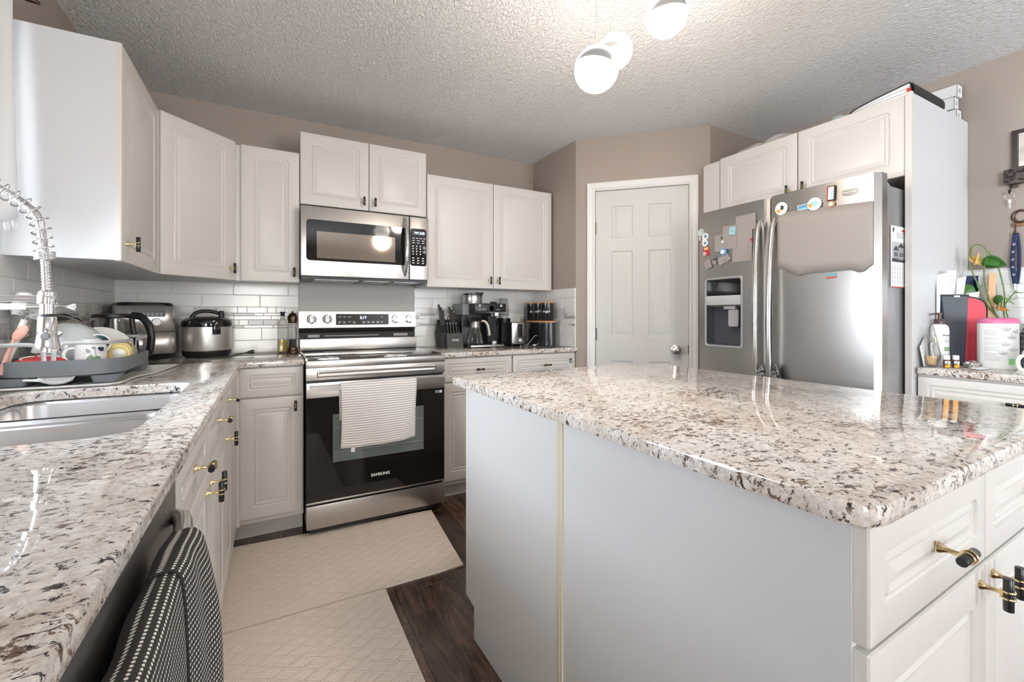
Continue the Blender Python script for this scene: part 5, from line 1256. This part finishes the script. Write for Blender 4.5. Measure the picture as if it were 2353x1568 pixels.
def sheet(label, pts, y, lines=True, col='paper'):
    pts = [(max(-.094, p[0]*KX), p[1]) for p in pts]; y = min(y, .016)
    rr_ = thing('letter', label, 'letter', (2.835, .812, CZ_), R(-35), 'letters in the black holder')
    mb = MB(); mb.loops([[(p[0], y+.006*math.sin(p[0]*60), p[1]) for p in pts], [(p[0], y+.006*math.sin(p[0]*60)+.0012, p[1]) for p in pts]]); mb.obj('sheet', col, rr_, smooth=0)
    if lines:
        (xa, za), (xb, zb) = pts[-1], pts[2]; mb = MB()
        for k in range(6):
            z = max(za, zb)-.03-.014*k; xx = min(p[0] for p in pts)+.012
            mb.box(xx, xx+.018, y-.0012+.006*math.sin(xx*60), y-.0006+.006*math.sin(xx*60), z, z+.0012)
        mb.obj('print', 'ink', rr_, smooth=0)
sheet('white letter rising highest at the left of the black holder', [(-.052,.30),(-.025,.30),(-.030,.435),(-.068,.425)], .012)
sheet('white letter rising in the middle of the black holder', [(-.035,.30),(-.010,.30),(.000,.445),(-.034,.445)], .020)
sheet('printed letter curling right out of the black holder', [(-.012,.30),(.018,.30),(.030,.418),(-.004,.405)], .006)
sheet('white letter with folded top behind the curled printed letter', [(-.028,.30),(-.006,.30),(-.002,.425),(-.030,.41)], .015, False)
sheet('printed letter low at the right above the red cloth', [(.028,.28),(.060,.27),(.072,.345),(.032,.335)], .012)
sheet('folded white paper leaning outward left of the black holder', [(-.085,.21),(-.070,.20),(-.060,.35),(-.082,.405),(-.104,.31)], .0, False)
sheet('pale blue-white paper between holder and leaning folded paper', [(-.070,.15),(-.060,.15),(-.056,.36),(-.072,.37)], .006, False)
mb = MB(); pts = [(2.568,.8715),(2.64,.8735)]; mb.loops([[(2.565,.850,.932),(2.64,.866,.932),(2.64,.869,1.075),(2.555,.862,1.02)],[(2.566,.8515,.932),(2.641,.8675,.932),(2.641,.8705,1.075),(2.556,.8635,1.02)]])
o = mb.obj('envelope', 'paper', smooth=0); tag(o, 'white envelope leaning on the end panel behind the swirled bottle', 'envelope')
# dark tablet case behind
mb = MB(T(3.06,.835,CZ_) @ Rz(R(-48))); mb.box(-.02,.03,0,.012,.0,.43,0,.003); o = mb.obj('folder', 'navy'); tag(o, 'dark navy folder standing behind the letters near the tile', 'folder')
mb = MB(T(3.07,.775,CZ_) @ Rz(R(-48)) @ Ry(R(2))); mb.box(-.014,.014,0,.006,.0,.44,0,.002); o = mb.obj('wooden_stick', mat('light_orange_wood', (.72,.42,.24), .6)); tag(o, 'flat wooden stick standing upright behind the papers', 'stick')

r = thing('potted_vine', 'trailing green vine with yellowing leaves behind the papers', 'plant', (3.105, .70, CZ_))
MB().lathe([(.035,0),(.045,.06),(.050,.16),(.047,.165),(.042,.15),(.0001,.15)], n=28).obj('pot', 'blackm', r)
wx, wy, wz = 3.085, .72, .93
def W(p): return (p[0]-wx, p[1]-wy, p[2]-wz)
vines = [[(3.08,.73,1.08),(3.05,.775,1.18),(3.03,.80,1.30),(3.01,.80,1.40),(3.0,.785,1.455),(3.0,.800,1.495),(3.0,.825,1.508),(3.0,.845,1.49),(3.0,.846,1.455),(3.0,.838,1.44)],
         [(3.08,.72,1.08),(3.06,.745,1.16),(3.05,.742,1.26),(3.04,.75,1.34),(3.03,.765,1.42),(3.01,.785,1.47)],
         [(3.08,.72,1.08),(3.03,.735,1.20),(3.02,.72,1.24),(3.01,.70,1.27),(3.0,.69,1.268)],
         [(3.08,.73,1.08),(3.04,.80,1.22),(3.02,.83,1.33),(3.0,.85,1.42)]]
for v_ in vines:
    mb = MB(); mb.tube(smooth_path([W(p) for p in v_], 6), .0030, 7); mb.obj('stem', 'stem', r, smooth=60)
def leaf(c, L, w, yaw, pitch, roll, mt, curl=.3):
    mb = MB(T(*W(c)) @ Rz(R(yaw)) @ Ry(R(pitch)) @ Rx(R(roll)))
    def fn(u, v):
        t = u; ww = w*math.sin(PI*t**.65)**.9 if 0 < t < 1 else 0; s = (v-.5)*2
        return (L*t, ww*s, -curl*L*t*t-.25*abs(s)*ww)
    mb.grid(fn, 12, 6); mb.obj('leaf', mt, r, smooth=80, solid=.0008)
leaf((3.0,.805,1.435),.085,.036,-60,15,-50,'green')
leaf((3.01,.79,1.44),.06,.03,-120,30,30,'green')
leaf((3.02,.83,1.33),.07,.030,-20,35,60,'green')
leaf((3.01,.84,1.31),.065,.030,160,40,-60,'green')
leaf((3.03,.765,1.26),.06,.022,200,60,50,'green')
leaf((3.0,.838,1.50),.060,.020,20,75,80,'ylw',.1)
leaf((3.0,.850,1.455),.085,.022,-60,35,60,'ylw',.1)
leaf((3.0,.815,1.47),.070,.016,150,65,60,'ylw',.1)
leaf((3.01,.735,1.25),.055,.010,-60,40,40,'stem',.1)
leaf((3.0,.705,1.272),.045,.006,-60,5,30,'stem',.1)
leaf((3.01,.75,1.225),.05,.012,160,60,40,'ylw',.2)
leaf((3.0,.76,1.205),.05,.014,-70,20,60,mat('brown_leaf',(.35,.14,.03),.5),.2)

r = thing('wipes_tub', 'white tub of wipes with pink lid', 'tub', (2.795, .678, CZ_), R(-60))
def rb(z, w=.062, d=.052, rr=.045): return [(x,y,z) for x,y in rrect(-w,w,-d,d,rr,8)]
mb = MB(); mb.loops([rb(.0,.058,.048),rb(.004),rb(.198)]); tb = mb.obj('tub_body', 'wht', r, smooth=60)
mb = MB(); mb.loops([rb(.198,.0635,.0535),rb(.203,.064,.054),rb(.214,.063,.053),rb(.221,.056,.046),rb(.223,.03,.025)]); mb.obj('lid', 'pink', r, smooth=60)
mb = MB(); rnd = random.Random(9)
def tubf(x): q = max(0, abs(x)-.017); return -(.007+math.sqrt(max(0, .045**2-q*q)))-.0007
for k in range(26):
    if k in (5,9,13,18): continue
    w = .018+.022*rnd.random(); patch(mb, -.052, -.052+w+.012, .168-.0052*k, .1692-.0052*k, 0, tubf, 8)
for cx, cz in ((.010,.165),(.045,.155),(.028,.130),(.008,.100),(.034,.078),(.0,.062)):
    for t_ in (-50,0,50):
        pts = []
        for q in range(10):
            a = 2*PI*q/10; ex = .004*math.cos(a); ez = .010+.009*math.sin(a); c_, s_ = math.cos(R(t_)), math.sin(R(t_)); x = min(.060, cx+ex*c_+ez*s_); pts.append((x, tubf(x), cz+ez*c_-ex*s_))
        mb.add(pts, [tuple(range(10))], 1)
patch(mb, .018, .056, .022, .048, 2, tubf, 12)
mb.obj('label', ['ink', mat('pale_grey_flower',(.50,.50,.50),.5), mat('bright_green_label',(.20,.50,.18),.5)], tb, smooth=0, fix=False)

r = thing('baby_food_maker', 'mint green and white measuring jug with cream handle', 'jug', (2.655, .520, CZ_), CR)
mb = MB(); mb.lathe([(.070,0),(.072,.004),(.060,.018),(.052,.022)], n=40); mb.obj('base', 'wht', r)
mb = MB(); mb.lathe([(.048,.022),(.050,.026),(.050,.074),(.047,.078)], n=36); mb.obj('measuring_band', 'greenglass', r)
mb = MB()
for k in range(14):
    for j in range(4): a = R(180+8+12*k); mb.lathe([(.0035,0),(.0001,.0008)], c=(.0505*math.cos(a),.0505*math.sin(a),.032+.011*j), n=6)
mb.obj('scale_marks', 'wht', r, smooth=0); bpy.data.objects['scale_marks']['kind'] = 'stuff'
mb = MB(); mb.lathe([(.054,.078),(.056,.084),(.050,.095),(.038,.105),(.030,.125)], n=36); mb.obj('shoulder', 'wht', r, smooth=60)
mb = MB(); mb.lathe([(.033,.105),(.036,.160),(.040,.162),(.041,.178),(.037,.182),(.026,.200),(.012,.206),(.0001,.207)], n=36); mb.obj('cap', 'mint', r, smooth=60)
mb = MB(); mb.tube(smooth_path([(-.048,0,.074),(-.075,0,.072),(-.086,0,.050),(-.080,0,.025),(-.062,0,.012)], 5), .007, 10); mb.obj('handle', mat('cream_plastic',(.78,.76,.66),.3), r, smooth=60)
mb = MB(T(2.93,.56,CZ_) @ Rz(CR))
for k in range(6):
    mb.loops([[(x,y,z) for x,y in rrect(-.07+.004*q,.07-.004*q,-.05+.004*q,.05-.004*q,.012,4)] for q,z in ((1,.001+.025*k),(0,.006+.025*k),(0,.020+.025*k),(1,.0255+.025*k))])
o = mb.obj('stacked_containers', 'greenglass', smooth=30); 
bpy.data.objects.remove(o)
first = None
for k in range(6):
    if not first:
        b = MB(); b.loops([[(x,y,z) for x,y in rrect(-.07+.004*q,.07-.004*q,-.05+.004*q,.05-.004*q,.012,4)] for q,z in ((1,.0),(0,.005),(0,.018))]); o = first = b.obj('glass_container', mat('smoky_teal_glass',(.22,.32,.33),.12,coat=.5), smooth=30)
        b = MB(); b.loops([[(x,y,z) for x,y in rrect(-.072,.072,-.052,.052,.012,4)] for z in (.0182,.0235)]); b.obj('lid', 'lgrey', o)
    else: o = copy_thing(first)
    o.location = (2.935, .555, CZ_+.0008+.0245*k); o.rotation_euler = (0,0,CR+.02*(k%3-1))
    tag(o, ['flat glass container with grey lid at the bottom of the stack behind the mint jug','flat glass container second from the bottom behind the mint jug','flat glass container third from the bottom behind the mint jug','flat glass container third from the top behind the mint jug','flat glass container second from the top behind the mint jug','flat glass container on top of the stack behind the mint jug'][k], 'container', 'stacked flat containers')
r = thing('foil_bag', 'shiny silver foil bag lying on the stacked containers', 'bag', (2.955, .545, CZ_+.1505), CR)
mb = MB()
def fn(u, v): return (-.12+.24*u, -.07+.14*v, .003+.045*math.sin(PI*v)*math.sin(PI*min(1,u*1.0+.15))**.6+.007*math.sin(u*23+v*9)+.005*math.sin(v*31))
mb.grid(fn, 30, 20); mb.obj('foil', 'silver', r, smooth=40, fix=False)
mb = MB(); mb.box(-.06,-.01,-.0785,-.07,.003,.012); mb.obj('edge', 'ltblue', r, smooth=0)
text('lettering', 'Baby', .022, 'wht', r, T(-.045,-.076,.022) @ Rx(R(-40)), bold=.0008)
# ---------------------------------------------------------------- right wall: mirror shelf, key hooks, lanyard
r = thing('wall_mirror', 'black framed mirror with floral relief shelf and key hooks', 'mirror', (XR-.001, .718, 0), R(-90))
mb = MB(); mb.loops([[(x,y,z) for x,z in rect_loop_ ] for rect_loop_, y in ()] ) if False else None
for a,b,c,d in ((0,.26,2.035,2.055),(0,.26,1.868,1.878),(0,.018,1.878,2.035),(.242,.26,1.878,2.035)): mb.box(a,b,-.020,0,c,d)
mb.obj('frame', 'iron', r, smooth=0)
mb = MB(); mb.box(.018,.242,-.006,-.003,1.878,2.035); mb.obj('glass', 'chrome', r, smooth=0)
mb = MB(); mb.xz(rrect(-.022,.28,1.796,1.868,.012), -.045, 0); rnd = random.Random(5)
for k in range(34):
    x = -.012+.28*rnd.random(); z = 1.806+.052*rnd.random(); mb.T = T(x,-.046,z) @ Ry(R(rnd.random()*180)); mb.sphere((0,0,0), .009, 8, sx=1.3, sy=.5, sz=.5)
mb.T = Matrix(); mb.obj('relief_shelf', 'iron', r, smooth=50)
for x in (-.003,.12,.24):
    mb = MB(); mb.tube(smooth_path([(x,-.02,1.796),(x,-.022,1.765),(x,-.035,1.752),(x,-.045,1.768)], 5), .0028, 7); mb.box(x,x+.022,-.016,-.010,1.780,1.797); mb.obj('hook', 'iron', r, smooth=50)
r = thing('key', 'small silver key on a ring hanging from the mirror hook', 'key', (XR-.036, .720, 1.752))
mb = MB(T(0,0,-.012) @ Rz(R(90)) @ Rx(R(90))); mb.tube([(.016*math.cos(a), .016*math.sin(a), 0) for a in [2*PI*k/24 for k in range(25)]], .0012, 6); mb.obj('ring', 'silver', r)
mb = MB(); mb.box(-.001,.001,-.006,.006,-.046,-.026,0,.0009); mb.box(-.001,.001,-.003,.002,-.072,-.046,0,.0009); mb.obj('key_blade', 'silver', r)
r = thing('key_rack', 'bronze key rack with a curled letter C', 'key rack', (XR-.001, .722, 0), R(-90))
mb = MB(); mb.box(0,.24,-.006,0,1.592,1.612); mb.obj('bar', 'bronze', r, smooth=0)
mb = MB(); mb.tube([(.030+.024*math.cos(a), -.006, 1.640+.028*math.sin(a)) for a in [R(50)+R(265)*k/24 for k in range(25)]], [.0035+.0035*math.sin(PI*k/24) for k in range(25)], 8); mb.obj('letter_c', 'bronze', r, smooth=60)
for x in (.014,.09,.17):
    mb = MB(); mb.tube(smooth_path([(x,-.006,1.605),(x,-.008,1.575),(x,-.014,1.553),(x,-.026,1.556),(x,-.03,1.57)], 5), .0026, 7); mb.obj('hook', 'bronze', r, smooth=60)
r = thing('lanyard', 'navy lanyard printed with small round crests hanging from the key rack', 'lanyard', (XR-.026, .707, 1.56))
mb = MB()
def fnl(u, v): z = -.245*v; return (.004*math.sin(v*5), -.009+.018*u+.010*math.sin(v*PI)*1.0-.004, z)
mb.grid(fnl, 3, 20); mb.obj('front_strap', 'navy', r, smooth=60, solid=.0015)
mb = MB()
def fnl(u, v): z = -.245*v; return (.012, -.006+.012*u-.008*math.sin(v*PI)-.006, z)
mb.grid(fnl, 3, 20); mb.obj('back_strap', 'navy', r, smooth=60, solid=.0015)
mb = MB()
for k in range(5):
    v = .22+.15*k; mb.T = T(.004*math.sin(v*5)-.0015, -.004+.010*math.sin(v*PI), -.245*v) @ Ry(R(-90)); mb.lathe([(.0058,0),(.0001,.0006)], n=14)
mb.obj('crests', mat('faded_crest_print', (.32,.28,.36), .6), r, smooth=0)
mb = MB(); mb.cyl((0,0,-.245),(0,0,-.272),.006,.004); mb.tube([(0,.012*math.cos(a),-.298+.022*math.sin(a)) for a in [2*PI*k/20 for k in range(21)]], .0014, 6); mb.obj('metal_clip', 'silver', r)
# curtain beside the window
r = thing('lace_curtain', 'white lace-edged curtain hanging at the window beside the upper cabinet', 'curtain', (XL, 1.0, 0))
mb = MB()
def fnc(u, v): return (.050+.012*math.sin(u*40)+.006*math.sin(u*17+v*3), .04+.925*u+.0*v, 2.16-.70*v+.012*math.sin(u*26))
mb.grid(fnc, 120, 12); mb.obj('fabric', 'lace', r, smooth=80, solid=.0015)
mb = MB(); rnd = random.Random(3)
for k in range(26):
    y = .06+.036*k; x = .050+.012*math.sin((y-.04)/.925*40); z = 1.46-.0+.012*math.sin(26*(y-.04)/.925)
    for q in range(5):
        a = R(200+35*q); mb.tube([(x, y+.010*math.cos(a)+.008*math.cos(t), z-.016+.010*math.sin(a)+.010*math.sin(t)) for t in [2*PI*i/10 for i in range(11)]], .0014, 5)
o = mb.obj('lace_edge', 'lace', r, smooth=60); o['kind'] = 'stuff'
r = thing('curtain_rod', 'curtain rod with dark finial above the window', 'curtain rod', (XL+.075, 0, 2.185))
mb = MB(); mb.cyl((0,.95,0),(0,1.985,0),.008,n=14); mb.obj('rod', 'wht', r)
mb = MB(); mb.tube([(0,1.985,0),(.0,1.992,0),(.03,2.0,-.006)], [.010,.012,.004], 12); mb.obj('finial', 'bronze', r)
for y in (1.0,1.96): mb = MB(); mb.box(-.074,.006,y-.006,y+.006,-.012,-.008); mb.box(-.074,-.070,y-.012,y+.012,-.03,.02); mb.obj('bracket', 'wht', r, smooth=0)
# small sticker on the pantry-side drawer
mb = MB(T(1.905,2.5985,.835) @ Ry(R(-12))); mb.xz([(-.010,-.014),(.010,-.014),(.010,.014),(-.010,.014)], -.001,.0,0); mb.xz([(-.006,-.008),(.006,-.008),(.006,.004),(-.006,.004)], -.0014,-.0008,1)
o = mb.obj('sticker', ['navy','ltblue'], smooth=0); tag(o, 'small dark blue sticker on the drawer beside the pantry wall', 'sticker')
